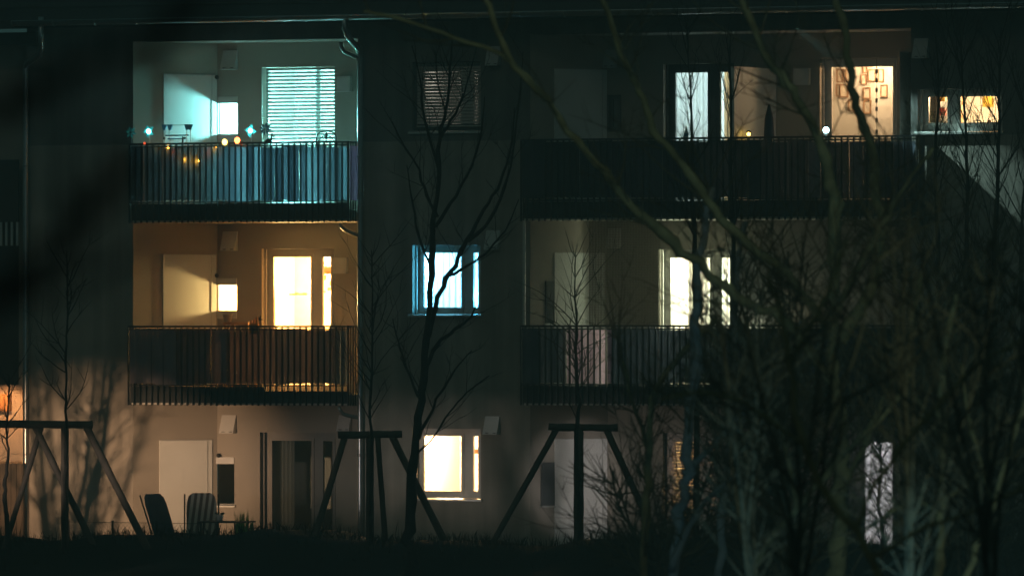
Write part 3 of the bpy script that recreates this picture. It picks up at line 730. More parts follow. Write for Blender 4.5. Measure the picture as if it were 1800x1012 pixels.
# inside the middle left flat: hanging lamp, papers on the wall, picture letters
q = hl[2]
xr = q[0] + (q[1] - q[0]) * .9
p = P(577, 456, YB + .9); o = tag(empty('hanging_lamp', p), 'glowing round lamp inside the warm lit balcony door', 'lamp')
s = MB(); s.ball(p, .075, 14); s.build('globe', 'globe_warm', o, smooth=True); s = MB(); s.tube([(p.x, p.y, p.z + .07), (p.x, p.y, FL[2][1] - .1)], .006, 6); s.build('cord', 'dark_plastic', o)
p = P(574, 475, YB + 1.0); o = tag(empty('pendant_lantern', p), 'orange fabric shade hanging below the glowing round lamp', 'lantern')
s = MB(); s.lathe((p.x, p.y, p.z - .06), [(.16, 0), (.13, .07), (.06, .12)], 16); s.build('shade', 'curtain_warm', o, smooth=True)
o = None
for i, (px, py, w_, h_, m, l) in enumerate(((570, 488, 7, 9, 'yellow_paint', 'yellow paper pinned on the wall behind the door, topmost'), (581, 498, 4, 8, 'terracotta', 'small reddish paper pinned beside the yellow ones'), (580, 508, 9, 6, 'yellow_paint', 'wide yellow paper pinned in the middle of the papers'), (571, 513, 3, 4, 'red_paint', 'tiny red paper pinned below the wide yellow one'), (574, 527, 13, 13, 'paper', 'large pale paper pinned lowest on the wall'))):
    a = P(px - w_ / 2, py - h_ / 2, YB + 1.2); b = P(px + w_ / 2, py + h_ / 2, YB + 1.2); s = MB(); s.box(a.x, b.x, 0, .01, b.z, a.z)
    oo = s.build('wall_paper_note', m); oo.location.y = YB + 1.2; tag(oo, l, 'paper', 'papers behind the warm lit door')
s = MB(); p = P(522, 516, YB + .2); x = P(508, 516, YB + .19).x; rr = random.Random(4)
while x < P(537, 516, YB + .19).x:
    w_ = rr.uniform(.012, .03); h_ = rr.uniform(.025, .05); s.box(x, x + w_, YB + .205, YB + .208, p.z - .025, p.z - .025 + h_); 
    if rr.random() < .6: s.box(x, x + w_ + .01, YB + .203, YB + .2045, p.z - .025, p.z - .012)
    x += w_ + rr.uniform(.006, .014)
tag(s.build('door_sticker', 'orange_paint'), 'small orange lettering sticker on the bright balcony door pane', 'sticker')

# curtains
def cur(q, f0, f1, Y, m, label, folds=7, z0=None, amp=.03, group=None):
    x0, x1 = q[0] + (q[1] - q[0]) * f0, q[0] + (q[1] - q[0]) * f1
    return curtain(x0, x1, Y, (q[2] + .02 if z0 is None else z0), q[3] + .05, m, label, folds, amp, group)
cur(r[1], .02, .80, .62, 'curtain_white', 'thin white curtain behind the left pane of the blue window', 9, r[1][2] - .3, .02)
cur(DR[2][0], .02, .68, YB + .50, 'curtain_white', 'pale blue curtain in the top right balcony door', 8)
cur(DR[2][0], .70, 1.1, YB + .55, 'curtain_warm', 'warm tan curtain beside the pale blue one', 5)
cur(DR[1][0], .22, .50, YB + .50, 'curtain_white', 'cream curtain left in the middle right balcony door', 6)
cur(DR[1][0], .66, 1.1, YB + .52, 'curtain_white', 'cream curtain right in the middle right balcony door', 7)
cur(DR[0][1], -.05, 1.1, YB + .50, 'curtain_white', 'pale curtain of the ground floor door behind the trees', 10)
cur(hl[0], .12, .32, YB + .45, 'curtain_white', 'narrow white curtain in the dark ground floor door', 4)

# top right flat: pictures on the wall behind the door
yw = YB + 1.09
for i, (px, py, w_, h_) in enumerate(((1477, 133, 12, 23), (1492, 133, 10, 22), (1474, 159, 8, 22), (1484, 160, 15, 23), (1521, 120, 8, 18), (1533, 133, 14, 21), (1549, 133, 10, 22), (1519, 140, 10, 18), (1524, 164, 13, 20), (1525, 188, 13, 24), (1554, 160, 12, 22), (1497, 185, 11, 20))):
    a = P(px - w_ / 2, py - h_ / 2, yw); b = P(px + w_ / 2, py + h_ / 2, yw)
    lab = ['dark', 'slim', 'narrow', 'broad', 'small', 'square', 'upright', 'pale', 'thin', 'low', 'outer', 'single'][i]
    pos = ['top left of the door', 'top left beside the branch', 'second row left of the door', 'second row by the branch', 'topmost right of the branch', 'top right of the branch', 'top right beside the hinge line', 'upper right close to the branch', 'middle right of the branch', 'lowest right of the branch', 'right end of the wall', 'lowest left behind the branch'][i]
    o = tag(empty('picture_frame', ((a.x + b.x) / 2, yw, b.z)), '%s framed picture on the lit wall, %s' % (lab, pos), 'picture', 'pictures on the warm lit wall')
    s = MB(); t_ = .016; s.box(a.x, a.x + t_, yw - .03, yw, b.z, a.z); s.box(b.x - t_, b.x, yw - .03, yw, b.z, a.z); s.box(a.x + t_, b.x - t_, yw - .03, yw, a.z - t_, a.z); s.box(a.x + t_, b.x - t_, yw - .03, yw, b.z, b.z + t_)
    s.build('frame', 'picture_wood', o); s = MB(); s.box(a.x + t_, b.x - t_, yw - .008, yw - .002, b.z + t_, a.z - t_); s.build('print', 'paper', o)
s = MB(); p = P(1541, 130, YB + .15); z = PZ(122, 1541, YB + .15)
while z > FR[2][0]: s.box(p.x - .018, p.x + .018, YB + .14, YB + .155, z - .07, z); z -= .16 + random.uniform(-.03, .03)
s.tube([(p.x, YB + .15, PZ(104, 1541, YB + .15)), (p.x, YB + .15, FR[2][0] + .02)], .004, 5)
tag(s.build('hanging_chime', 'dark_plastic'), 'dark string of hanging tags in the warm lit door opening', 'chime')
p = P(1452, 229, YF); o = tag(empty('solar_light', p), 'glowing white solar light on the long top right rail', 'lamp')
s = MB(); s.ball((p.x, p.y, p.z), .05, 12); s.build('globe', 'led_white', o, smooth=True); s = MB(); s.tube([(p.x, p.y, p.z - .04), (p.x, p.y, PZ(241, 1452, YF))], .02, 8); s.build('foot', 'frame_white', o)
p = P(1316, 236, .1); o = tag(empty('balcony_lantern', p), 'yellow glowing lantern at the foot of the pale partition', 'lantern')
s = MB(); s.ball(p, .03, 12); s.build('globe', 'bulb_yellow', o, smooth=True); s = MB(); s.lathe((p.x, p.y, p.z + .03), [(.045, 0), (.02, .03)], 12); s.build('lid', 'dark_plastic', o); s = MB(); s.tube([(p.x, p.y, p.z - .03), (p.x, p.y, FR[2][0])], .02, 8); s.build('stand', 'dark_plastic', o)
p = P(1338, 592, .55); o = tag(empty('balcony_lantern', p), 'small globe light added behind the middle right rail to light the pale partition', 'lantern')
s = MB(); s.ball(p, .03, 12); s.build('globe', 'globe_warm', o, smooth=True); s = MB(); s.tube([(p.x, p.y, p.z - .03), (p.x, p.y, FR[1][0])], .02, 8); s.build('stand', 'dark_plastic', o)
lamp('added_partition_light', 'POINT', (p.x + .06, p.y - .05, p.z + .05), (.95, 1.0, .70), 5, .04)  # hidden globe and point light added to brighten the partition
p = P(1352, 238, .0); o = tag(empty('closed_parasol', (p.x, p.y, FR[2][0])), 'closed dark blue parasol right of the pale partition', 'parasol')
s = MB(); zb = FR[2][0]; zt2 = PZ(186, 1350, 0); s.lathe((p.x, p.y, zb), [(.2, 0), (.2, .05), (.04, .07)], 14); s.build('base', 'steel_dark', o); s = MB(); s.tube([(p.x, p.y, zb + .05), (p.x, p.y, zt2 + .02)], .02, 8); s.build('pole', 'steel_dark', o)
s = MB(); s.lathe((p.x, p.y, zt2 - 1.0), [(.05, 0), (.10, .1), (.085, .5), (.07, .8), (.02, 1.0)], 9); s.build('canopy', 'fabric_navy', o)
p = P(1206, 238, .2); o = tag(empty('milk_bottle', p), 'small blue and white bottle behind the top right rail', 'bottle')
s = MB(); s.lathe((p.x, p.y, p.z - .1), [(.035, 0), (.035, .14), (.015, .19), (.015, .23)], 12); s.build('body', 'panel_white', o, smooth=True); s = MB(); s.lathe((p.x, p.y, p.z - .02), [(.0365, 0), (.0365, .05)], 12); s.build('band', 'blue_plastic', o)
s = MB(); s.lathe((p.x, p.y, FR[2][0]), [(.16, 0), (.16, .03), (.03, .04), (.03, p.z - .13 - FR[2][0]), (.17, p.z - .125 - FR[2][0]), (.17, p.z - .1 - FR[2][0])], 14); tag(s.build('side_table', 'frame_dark'), 'small round table behind the top right rail', 'table')

# kitchen behind the window at the right end
def inbox(name, p0, p1, q0, q1, Y, dep, m, label, cat):
    a, b = P(p0, q0, Y), P(p1, q1, Y); s = MB(); s.box(a.x, b.x, Y, Y + dep, b.z, a.z); e = .012
    s.box(a.x + e, b.x - e, Y - .012, Y, b.z + e, a.z - e); return tag(s.build(name, m), label, cat)
inbox('kitchen_cabinet', 1634, 1644, 140, 300, 1.2, .5, 'wood_orange', 'tall wooden cabinet behind the left kitchen pane', 'cabinet')
inbox('kitchen_shelf', 1645, 1653, 130, 300, .9, .5, 'frame_dark', 'dark shelf unit behind the left kitchen pane', 'shelf')
inbox('kitchen_door', 1676, 1690, 140, 300, 1.4, .06, 'wood_orange', 'wooden door beyond the right kitchen pane', 'door')
inbox('yellow_poster', 1727, 1746, 160, 188, 2.98, .012, 'yellow_paint', 'yellow poster on the bright kitchen wall', 'poster')
zs = kr[2] + .012
def stem_plant(px, h, Y, label, m='leaf_dark', pot='terracotta', spread=.08, n=40):
    p = P(px, 220, Y); p.z = zs; o = tag(empty('potted_plant', p), label, 'plant')
    s = MB(); s.lathe(p, [(.035, 0), (.05, .08), (.055, .08), (.055, .095), (.045, .095)], 12); s.build('pot', pot, o, smooth=True)
    s = MB(); rr = random.Random(px)
    for i in range(n):
        a = rr.uniform(0, 6.28); rd = spread * rr.uniform(.2, 1); z = p.z + .1 + h * rr.random(); c, d = math.cos(a), math.sin(a); l = .035
        s.face([(p.x + c * rd - d * .012, p.y + d * rd * .5 + c * .012, z), (p.x + c * rd + d * .012, p.y + d * rd * .5 - c * .012, z), (p.x + c * (rd + l), p.y + d * (rd + l) * .5, z + l * .6)])
    for i in range(6):
        a = rr.uniform(0, 6.28); s.tube([(p.x, p.y, p.z + .08), (p.x + math.cos(a) * spread * .7, p.y + math.sin(a) * spread * .3, p.z + .08 + h * rr.uniform(.5, 1))], .004, 4)
    s.build('leaves', m, o)
stem_plant(1640, .22, .34, 'small plant in a pot at the left of the kitchen sill')
stem_plant(1657, .30, .36, 'taller dark plant beside the small one on the kitchen sill', spread=.06)
stem_plant(1682, .16, .36, 'low plant on the kitchen sill beside the mullion')
inbox('red_tin', 1652, 1661, 190, 203, .7, .1, 'red_paint', 'red tin on the dark shelf unit', 'tin')
inbox('yellow_box', 1652, 1661, 169, 178, .7, .1, 'yellow_paint', 'yellow green box above the red tin on the shelf', 'box')
p = P(1718, 219, .36); p.z = zs; o = tag(empty('kettle', p), 'dark round kettle on the kitchen sill', 'kettle')
s = MB(); s.lathe(p, [(.10, 0), (.115, .03), (.10, .09), (.05, .13), (.02, .14)], 16); s.build('body', 'kettle', o, smooth=True); s = MB(); s.tube([(p.x - .08, p.y, p.z + .08), (p.x - .06, p.y, p.z + .17), (p.x + .06, p.y, p.z + .17), (p.x + .08, p.y, p.z + .08)], .009, 6); s.build('handle', 'dark_plastic', o)
s = MB(); s.tube([(p.x + .09, p.y, p.z + .05), (p.x + .16, p.y, p.z + .11)], [.02, .012], 7); s.build('spout', 'kettle', o)
for px, w_, h_, m, l, c in ((1739, .07, .16, 'terracotta', 'brown jar on the kitchen sill right of the kettle', 'jar'), (1751, .13, .12, 'kettle', 'wide dark pot at the right end of the kitchen sill', 'pot'), (1708, .05, .10, 'leaf_green', 'small green cup left of the kettle', 'cup')):
    p = P(px, 219, .36); p.z = zs; o = tag(empty(c + ('_on_sill'), p), l, c)
    s = MB(); s.lathe(p, [(w_ * .45, 0), (w_ * .5, h_ * .15), (w_ * .5, h_ * .85), (w_ * .4, h_)], 14); s.build('body', m, o, smooth=True); s = MB(); s.lathe((p.x, p.y, p.z + h_), [(w_ * .42, 0), (w_ * .42, .012), (.01, .022)], 12); s.build('lid', m, o)
# note on the warm ground floor window
s = MB(); a, b = P(834, 789, .6), P(842, 797, .6); s.box(a.x, b.x, .6, .61, b.z, a.z); tag(s.build('wall_note', 'picture_wood'), 'small brown picture behind the right pane of the warm ground floor window', 'picture')

# ------------------------------------------------------------------ garden furniture
def garden_chair(px, Y, rot, cloth, label, tilt=16):
    b = P(px, 1000, Y); b.z = .03; o = empty('garden_chair', b); tag(o, label, 'garden chair', 'reclining garden chairs on the terrace')
    ca, sa = math.cos(R(rot)), math.sin(R(rot)); W = lambda x, y, z: (b.x + x * ca - y * sa, b.y + x * sa + y * ca, b.z + z)
    hw = .24; ta = math.tan(R(tilt)); s = MB()
    prof = [(-1, .42), (-1, 1.12), (-.86, 1.24), (-.6, 1.29), (.6, 1.29), (.86, 1.24), (1, 1.12), (1, .42)]
    fr_ = [W(x * hw, .2 + (z - .42) * ta, z) for x, z in prof]; bk = [W(x * hw, .27 + (z - .42) * ta, z) for x, z in prof]
    k = len(prof); s.face(fr_); s.face(bk[::-1])
    for i in range(k): s.face([fr_[i], bk[i], bk[(i + 1) % k], fr_[(i + 1) % k]])
    me = s.build('back_cushion', cloth, o, loc=tuple(b))
    s = MB(); s.hexa([W(-hw, -.28, .40), W(hw, -.28, .40), W(hw, .22, .36), W(-hw, .22, .36), W(-hw, -.28, .47), W(hw, -.28, .47), W(hw, .22, .43), W(-hw, .22, .43)]); s.build('seat_cushion', cloth, o, loc=tuple(b))
    for sx in (-1, 1):
        x = sx * (hw + .03)
        s = MB(); s.tube([W(x, .29 + .87 * ta, 1.27), W(x, .26, .38)], .013, 7); s.build('back_frame', 'dark_plastic', o)
        s = MB(); s.tube([W(x, -.28, .64), W(x, .3, .66)], .022, 7); s.build('armrest', 'dark_plastic', o)
        s = MB(); s.tube([W(x, -.26, .64), W(x, .25, 0)], .013, 7); s.build('leg', 'dark_plastic', o)
        s = MB(); s.tube([W(x, .26, .62), W(x, -.3, 0)], .013, 7); s.build('leg', 'dark_plastic', o)
garden_chair(354, -2.6, 24, 'stripe_cloth', 'garden chair with a striped high back cushion on the terrace')
garden_chair(318, -3.2, 78, 'fabric_slate', 'dark garden chair turned sideways left of the striped one', 20)
def gtable(px, Y):
    b = P(px, 1000, Y); b.z = .03; zt = PZ(915, px, Y); o = tag(empty('garden_table', b), 'dark garden table before the striped chair', 'table')
    s = MB(); s.box(b.x - .32, b.x + .42, Y - .3, Y + .3, zt - .025, zt); s.build('top', 'dark_plastic', o)
    for dx, dy in ((-.28, -.26), (.38, -.26), (-.28, .26), (.38, .26)): s = MB(); s.tube([(b.x + dx * .8, Y + dy, zt - .02), (b.x + dx, Y + dy, .03)], .014, 6); s.build('leg', 'dark_plastic', o)
    return zt
zt_ = gtable(393, -3.3)
p = P(386, 914, -3.3); p.z = zt_; o = tag(empty('table_pot', p), 'small grey pot on the garden table', 'pot')
s = MB(); s.lathe(p, [(.045, 0), (.06, .09), (.065, .1), (.05, .1)], 12); s.build('body', 'vent_white', o, smooth=True); s = MB()
for i in range(16): a = i * .9; s.face([(p.x, p.y, p.z + .09), (p.x + .07 * math.cos(a), p.y + .05 * math.sin(a), p.z + .14), (p.x + .09 * math.cos(a + .3), p.y + .05 * math.sin(a + .3), p.z + .11)])
s.build('leaves', 'leaf_dark', o)
p = P(428, 925, -1.6); p.z = .03; o = tag(empty('potted_grass', p), 'bright green potted grass right of the garden table', 'plant')
s = MB(); s.lathe(p, [(.12, 0), (.16, .42), (.17, .44), (.15, .44), (.14, .4)], 14); s.build('pot', 'dark_plastic', o, smooth=True)
s = MB(); rr = random.Random(5); zb = p.z + .4; zt2 = PZ(895, 428, -1.6)
for i in range(60):
    x = p.x + rr.uniform(-.1, .1); y = p.y + rr.uniform(-.08, .08); dx = (x - p.x) * .35 + rr.uniform(-.02, .02); h = (zt2 - zb) * rr.uniform(.7, 1.03); ww = .012
    s.face([(x - ww, y, zb), (x + ww, y, zb), (x + ww * .8 + dx * .5, y, zb + h * .6), (x + dx, y, zb + h), (x - ww * .8 + dx * .5, y, zb + h * .6)])
s.build('leaves', 'leaf_green', o)
# chain link fence along the terrace
o = tag(empty('wire_fence', P(240, 960, -4.0)), 'low wire mesh fence behind the left stake frame', 'fence')
s = MB(); z0, z1 = hump(-8, -4) - .05, PZ(918, 240, -4.0); xa, xb = PX(120, -4.0), PX(352, -4.0); d = .07; n = int((xb - xa) / d)
for i in range(-int((z1 - z0) / d), n):
    for sg in (1, -1):
        xs1 = xa + i * d if sg > 0 else xa + i * d + (z1 - z0); xs2 = xs1 + sg * (z1 - z0)
        if min(xs1, xs2) < xa or max(xs1, xs2) > xb: continue
        s.tube([(xs1, -4.0 + .002 * sg, z0), (xs2, -4.0 + .002 * sg, z1)], .0022, 3, cap=False)
s.tube([(xa, -4, z1), (xb, -4, z1)], .004, 5); s.build('mesh', 'steel_dark', o)
for i in range(4): x = xa + (xb - xa) * i / 3; s = MB(); s.tube([(x, -3.98, z0 - .1), (x, -3.98, z1 + .03)], .018, 7); s.build('post', 'steel_dark', o)

# ------------------------------------------------------------------ lights in the rooms
def rl(px, py, Y, col, power, size=.2): return lamp('room_light', 'POINT', P(px, py, Y), col, power, size)
TEAL = (.29, .93, .95)
def side_light(k, col, power, size, dx, dy, dz):
    q = hl[k]; return lamp('room_light', 'POINT', ((q[0] + q[1]) / 2 + dx, YB + dy, (q[2] + q[3]) / 2 + dz), col, power, size)
side_light(5, TEAL, 1500, .14, .62, .62, -.05)
lamp('room_light', 'POINT', ((hl[4][0] + hl[4][1]) / 2 - .2, YB + 2.5, hl[4][2] + 2.0), (.38, .95, .95), 115, .25)
WARM = (1.0, .40, .095)
side_light(3, (1.0, .62, .22), 600, .10, .62, .62, -.05)
lamp('room_light', 'POINT', ((hl[2][0] + hl[2][1]) / 2 - .1, YB + 2.7, hl[2][2] + 2.0), WARM, 2900, .20)
rl(780, 460, 1.6, (.20, .62, 1.0), 1100, .25)          # blue window
rl(848, 520, .62, (.08, .58, 1.0), 420, .10)
rl(790, 765, 1.7, (1.0, .58, .28), 900, .25)
rl(790, 150, 2.0, (1.0, .86, .76), 9, .2)  # faint lamp added behind the grey blind to brighten its slats
rl(1735, 165, 1.5, (1.0, .66, .34), 240, .2)
rl(1235, 150, YB + 1.8, (.66, .93, 1.0), 170, .25)
rl(1540, 120, YB + .6, (1.0, .62, .33), 60, .10)
lamp('room_light', 'POINT', (DR[1][0][1] - .13, YB + .40, DR[1][0][2] + 1.75), (.93, 1.0, .70), 230, .07)
lamp('room_light', 'POINT', (DR[1][0][1] - .6, YB + 2.0, DR[1][0][2] + 2.0), (1.0, .93, .68), 450, .2)
rl(1540, 800, YB + 1.8, (.90, .86, 1.0), 110, .25)
rl(1225, 820, YB + 1.0, (1.0, .55, .18), 170, .2)

# ------------------------------------------------------------------ lamps out in the night
# low street lamps beyond the bank at the left: flat wide beams that only reach the ground floor
o = lamp('unseen_ground_floor_light', 'SPOT', (-6.3, -9.3, 1.55), (1.0, .60, .33), 4000, .035, target=tuple(P(185, 840, 0)), angle=25, blend=1.0); o.scale = (1.5, 1, 1)
o = lamp('unseen_ground_floor_light', 'SPOT', (-4.0, -24.0, 1.95), (1.0, .84, .74), 3000, .25, target=tuple(P(850, 815, 0)), angle=6.0, blend=1.0); o.scale = (5.5, 1, 1)
lamp('unseen_ground_floor_light', 'SPOT', (19.0, -24.0, 1.95), (1.0, .90, .86), 9000, .12, target=tuple(P(1018, 842, .6)), angle=4.0, blend=.6)  # narrow spot added to brighten the white ground floor panel at centre right
lamp('porch_light', 'SPOT', tuple(P(-20, 655, -.35)), (1.0, .42, .14), 130, .06, target=tuple(P(10, 772, .5)), angle=78, blend=.5)
# unseen spot under the eave, set for the slanting lit patch on the right wall
lamp('unseen_eave_spot', 'SPOT', tuple(P(1395, 45, -.62)), (.62, 1.0, .94), 1300, .03, target=tuple(P(1700, 295, 0)), angle=23, blend=.9)
# path lamps lighting the near trees from the side
lamp('path_lamp_light', 'SPOT', tuple(Q(3600, 300, 42)), (.90, 1.0, .66), 850, .3, target=tuple(Q(1500, 680, 52)), angle=56, blend=.7)
lamp('path_lamp_light', 'SPOT', tuple(Q(2000, 1700, 42)), (.28, .75, 1.0), 900, .3, target=tuple(Q(1230, 800, 58)), angle=36, blend=.6)
lamp('facade_fill_sun', 'SUN', (0, -50, 30), (.95, .88, .62), .036, R(12), target=(4, 0, 2))  # weak warm sun added to lift the dark facade

# ------------------------------------------------------------------ trees
def smooth_line(pts, sub=4):
    """Catmull-Rom through points (Vector, radius)"""
    out = []
    n = len(pts)
    for i in range(n - 1):
        p0, p1, p2, p3 = pts[max(i - 1, 0)], pts[i], pts[i + 1], pts[min(i + 2, n - 1)]
        for k in range(sub):
            t = k / sub; t2, t3 = t * t, t * t * t
            v = 0.5 * ((2 * p1[0]) + (p2[0] - p0[0]) * t + (2 * p0[0] - 5 * p1[0] + 4 * p2[0] - p3[0]) * t2 + (3 * p1[0] - p0[0] - 3 * p2[0] + p3[0]) * t3)
            out.append((v, p1[1] + (p2[1] - p1[1]) * t))
    out.append(pts[-1]); return out
class Tree:
    def __init__(s, name, label, bark, twig, dist, seed, group=None, n=7):
        s.rr = random.Random(seed); s.dist = dist; s.name = name; s.label = label; s.bark = bark; s.twig = twig; s.group = group
        s.trunk = MB(); s.tw = MB(); s.lines = []; s.n = n; s.base = None; s.boughs = []
    def limb(s, pts, r0, r1, dz=(0, 0), trunk=False, wob=.6, sub=4):
        """pts in picture px; radii in px; dz: depth offset in metres from first to last point"""
        m = s.dist / F; k = len(pts) - 1; v = []
        for i, (a, b) in enumerate(pts):
            t = i / max(k, 1); d = s.dist + dz[0] + (dz[1] - dz[0]) * t
            r = (r0 + (r1 - r0) * t) * m * (1 + s.rr.uniform(-.13, .16))
            v.append((Q(a + s.rr.uniform(-wob, wob), b + s.rr.uniform(-wob, wob), d), r))
        v = [(p + Vector((s.rr.gauss(0, .35), s.rr.gauss(0, .35), s.rr.gauss(0, .35))) * r, r * (1 + s.rr.choice((0, 0, 0, .22, -.08)))) for p, r in smooth_line(v, sub)]; s.lines.append(v)
        if trunk:
            s.trunk.tube([p for p, _ in v], [r for _, r in v], s.n)
            if s.base is None: s.base = min((p for p, _ in v), key=lambda p: p.z).copy()
        else:
            b = MB(); b.tube([p for p, _ in v], [r for _, r in v], s.n); s.boughs.append(b)
        return v
    def root(s):
        """carry the trunk on down into the ground"""
        b = s.base; g = hump(b.x, b.y) - .1
        if b.z > g:
            r = max(r for _, r in s.lines[0]); s.trunk.tube([b, (b.x + .02, b.y, (b.z + g) / 2), (b.x, b.y, g)], [r * .98, r * 1.05, r * 1.35], s.n)
    def sprout(s, line, count, ln, rad, up=.55, t0=.15, t1=1.0, level=1, spread=1.0, bend=.35):
        rr = s.rr; nseg = 5
        for _ in range(count):
            i = min(int((t0 + (t1 - t0) * rr.random()) * (len(line) - 1)), len(line) - 2)
            p, r = line[i]; tg = (line[i + 1][0] - p)
            if tg.length < 1e-6: continue
            tg.normalize()
            rnd = Vector((rr.gauss(0, 1), rr.gauss(0, .8), rr.gauss(0, .6))); rnd -= tg * rnd.dot(tg); 
            if rnd.length < .05: continue
            rnd.normalize()
            d = (tg * .65 + rnd * .75 * spread + Vector((0, 0, up * .6))).normalized()
            L = ln * rr.uniform(.45, 1.15); q = p.copy(); pts = [(q.copy(), min(rad, r * .8))]
            cv = Vector((rr.gauss(0, 1), rr.gauss(0, 1), rr.gauss(0, .5))) * bend
            for k in range(nseg):
                d = (d + cv / nseg + Vector((0, 0, up)) / nseg * .8 + Vector((rr.gauss(0, .1), rr.gauss(0, .1), rr.gauss(0, .1)))).normalized()
                q = q + d * L / nseg; pts.append((q.copy(), rad * (1 - .8 * (k + 1) / nseg)))
            s.tw.tube([a for a, _ in pts], [b for _, b in pts], 4, cap=False)
            if level > 0: s.sprout(pts, rr.choice((2, 3, 4)), L * .5, rad * .55, up, .2, 1.0, level - 1, spread, bend)
    def done(s, rooted=True):
        if rooted: s.root()
        o = tag(empty(s.name, s.base), s.label, 'tree', s.group)
        s.trunk.build('trunk', s.bark, o, smooth=True, loc=s.base)
        for b in s.boughs: b.build('bough', s.bark, o, smooth=True, loc=s.base)
        if s.tw.v: s.tw.build('twigs', s.twig, o, smooth=True, loc=s.base)
        return o

# the tall bare tree between the columns of windows
t = Tree('bare_tree', 'tall bare tree whose dark trunk crosses the blue lit window', 'bark_dark', 'bark_dark', 101, 11)
m0 = t.limb([(714, 960), (720, 880), (731, 770), (741, 690), (750, 600), (757, 480), (762, 400), (770, 330), (773, 245), (784, 190), (792, 120), (796, 55)], 9.2, 1.1, trunk=True)
L_ = [([(745, 655), (768, 605), (800, 580), (826, 558), (836, 540)], 4, 1.2, (0, -1.2)), ([(752, 590), (772, 520), (797, 465), (822, 420), (850, 368), (880, 320), (898, 255), (905, 190)], 5.5, 1.2, (0, 1)),
      ([(765, 400), (800, 345), (826, 295), (845, 235), (852, 170)], 3.5, 1, (0, -.8)), ([(768, 380), (745, 330), (733, 290), (705, 248), (690, 215)], 3.2, 1, (0, .8)),
      ([(772, 300), (748, 215), (738, 140), (725, 80)], 2.8, .9, (0, -.5)), ([(775, 240), (800, 200), (822, 145), (838, 80)], 2.8, .9, (0, .7)),
      ([(822, 425), (862, 385), (893, 310), (905, 240), (915, 150), (920, 90)], 3.2, .9, (0, .8)), ([(758, 470), (735, 410), (722, 340), (716, 290)], 2.6, .8, (0, -.9)),
      ([(790, 485), (835, 460), (868, 430), (893, 395), (912, 350)], 2.6, .8, (0, 1.0)), ([(738, 700), (715, 650), (700, 600), (690, 560)], 2.8, .8, (0, .8)), ([(733, 770), (770, 700), (800, 650), (830, 615)], 3, .8, (0, -1)),
      ([(728, 800), (760, 770), (790, 725), (820, 690), (860, 660)], 2.6, .8, (0, 1)), ([(785, 200), (770, 150), (765, 90)], 1.8, .7, (0, .4))]
for a in L_:
    v = t.limb(a[0], a[1], a[2], a[3]); t.sprout(v, 6, .85, .0065, .6, level=1)
t.sprout(m0, 15, .9, .009, .5, .15, level=1)
t.done()

# young staked trees
def sapling(label, px, ytop, ybot, dist, seed, lean, r=3.6, nb=16, ln=.85):
    t = Tree('young_tree', label, 'bark_dark', 'bark_dark', dist, seed, 'young trees tied to wooden stakes')
    k = 7; v = t.limb([(px + lean * i / k + t.rr.uniform(-2, 2), ybot + (ytop - ybot) * i / k) for i in range(k + 1)], r, .8, trunk=True)
    t.sprout(v, nb, ln, .0095, .45, .38, .97, level=1); t.sprout(v, 7, ln * .45, .007, .5, .78, 1.0, level=0); t.done()
sapling('young bare tree in the middle of the leftmost wooden stake frame', 114, 440, 905, 104, 21, 4)
sapling('young bare tree cut by the left edge of the photo before the orange wall', 10, 655, 905, 103, 22, 6, 3.8, 9, .7)
sapling('young bare tree tied beside the downpipe with thin branches', 651, 440, 905, 104, 23, 4, 3.4, 22, 1.15)
sapling('young bare tree in front of the pale railing of the middle right balcony', 1017, 440, 905, 104, 24, -6, 4.0, 26, 1.1)

def stake_frame(label, dist, bar, legs, rb=7.0):
    m = dist / F; b0, b1 = Q(bar[0], bar[1], dist), Q(bar[2], bar[3], dist)
    o = tag(empty('tree_stake', (b0 + b1) / 2), label, 'tree stake', 'wooden tree stakes on the bank')
    def log(name, A, B, r):
        mb = MB(); kk = 8; rr = random.Random(name + label)
        mb.tube([A.lerp(B, i / kk) + Vector((0, 0, rr.uniform(-.006, .006))) for i in range(kk + 1)], [r * (1 + rr.uniform(-.07, .07)) for _ in range(kk + 1)], 9)
        mb.build(name, 'stake_wood', o, smooth=True, loc=tuple((A + B) / 2))
    log('crossbar', b0, b1, rb * m)
    for (x0, y0, x1, y1, dd, r) in legs:
        A = Q(x0, y0, dist + .02); B = Q(x1, y1, dist + dd); g = hump(B.x, B.y) - .12
        if B.z > g: B = A + (B - A) * ((A.z - g) / max(A.z - B.z, .01))
        log('post' if abs(x1 - x0) < 8 else 'brace', A, B, r * m)
stake_frame('long left stake frame with two slanting braces on a log crossbar', 104.3, (-6, 745, 163, 746), [(114, 742, 114, 930, .05, 7), (152, 750, 250, 945, -.25, 6.5), (62, 750, 160, 950, .3, 6), (72, 752, 36, 870, .6, 5)])
stake_frame('stake frame with a short crossbar overlapping the downpipe', 104.6, (594, 764, 707, 763), [(650, 766, 650, 930, .05, 7), (606, 768, 556, 935, -.2, 6), (690, 768, 778, 945, .2, 6.5), (664, 768, 676, 930, .4, 5)], 6.5)
stake_frame('stake frame standing before the white ground floor panel at centre right', 104.4, (964, 750, 1086, 751), [(1017, 750, 1017, 950, .05, 9), (977, 756, 888, 915, -.2, 5.5), (1066, 755, 1128, 890, .2, 6)], 6.5)

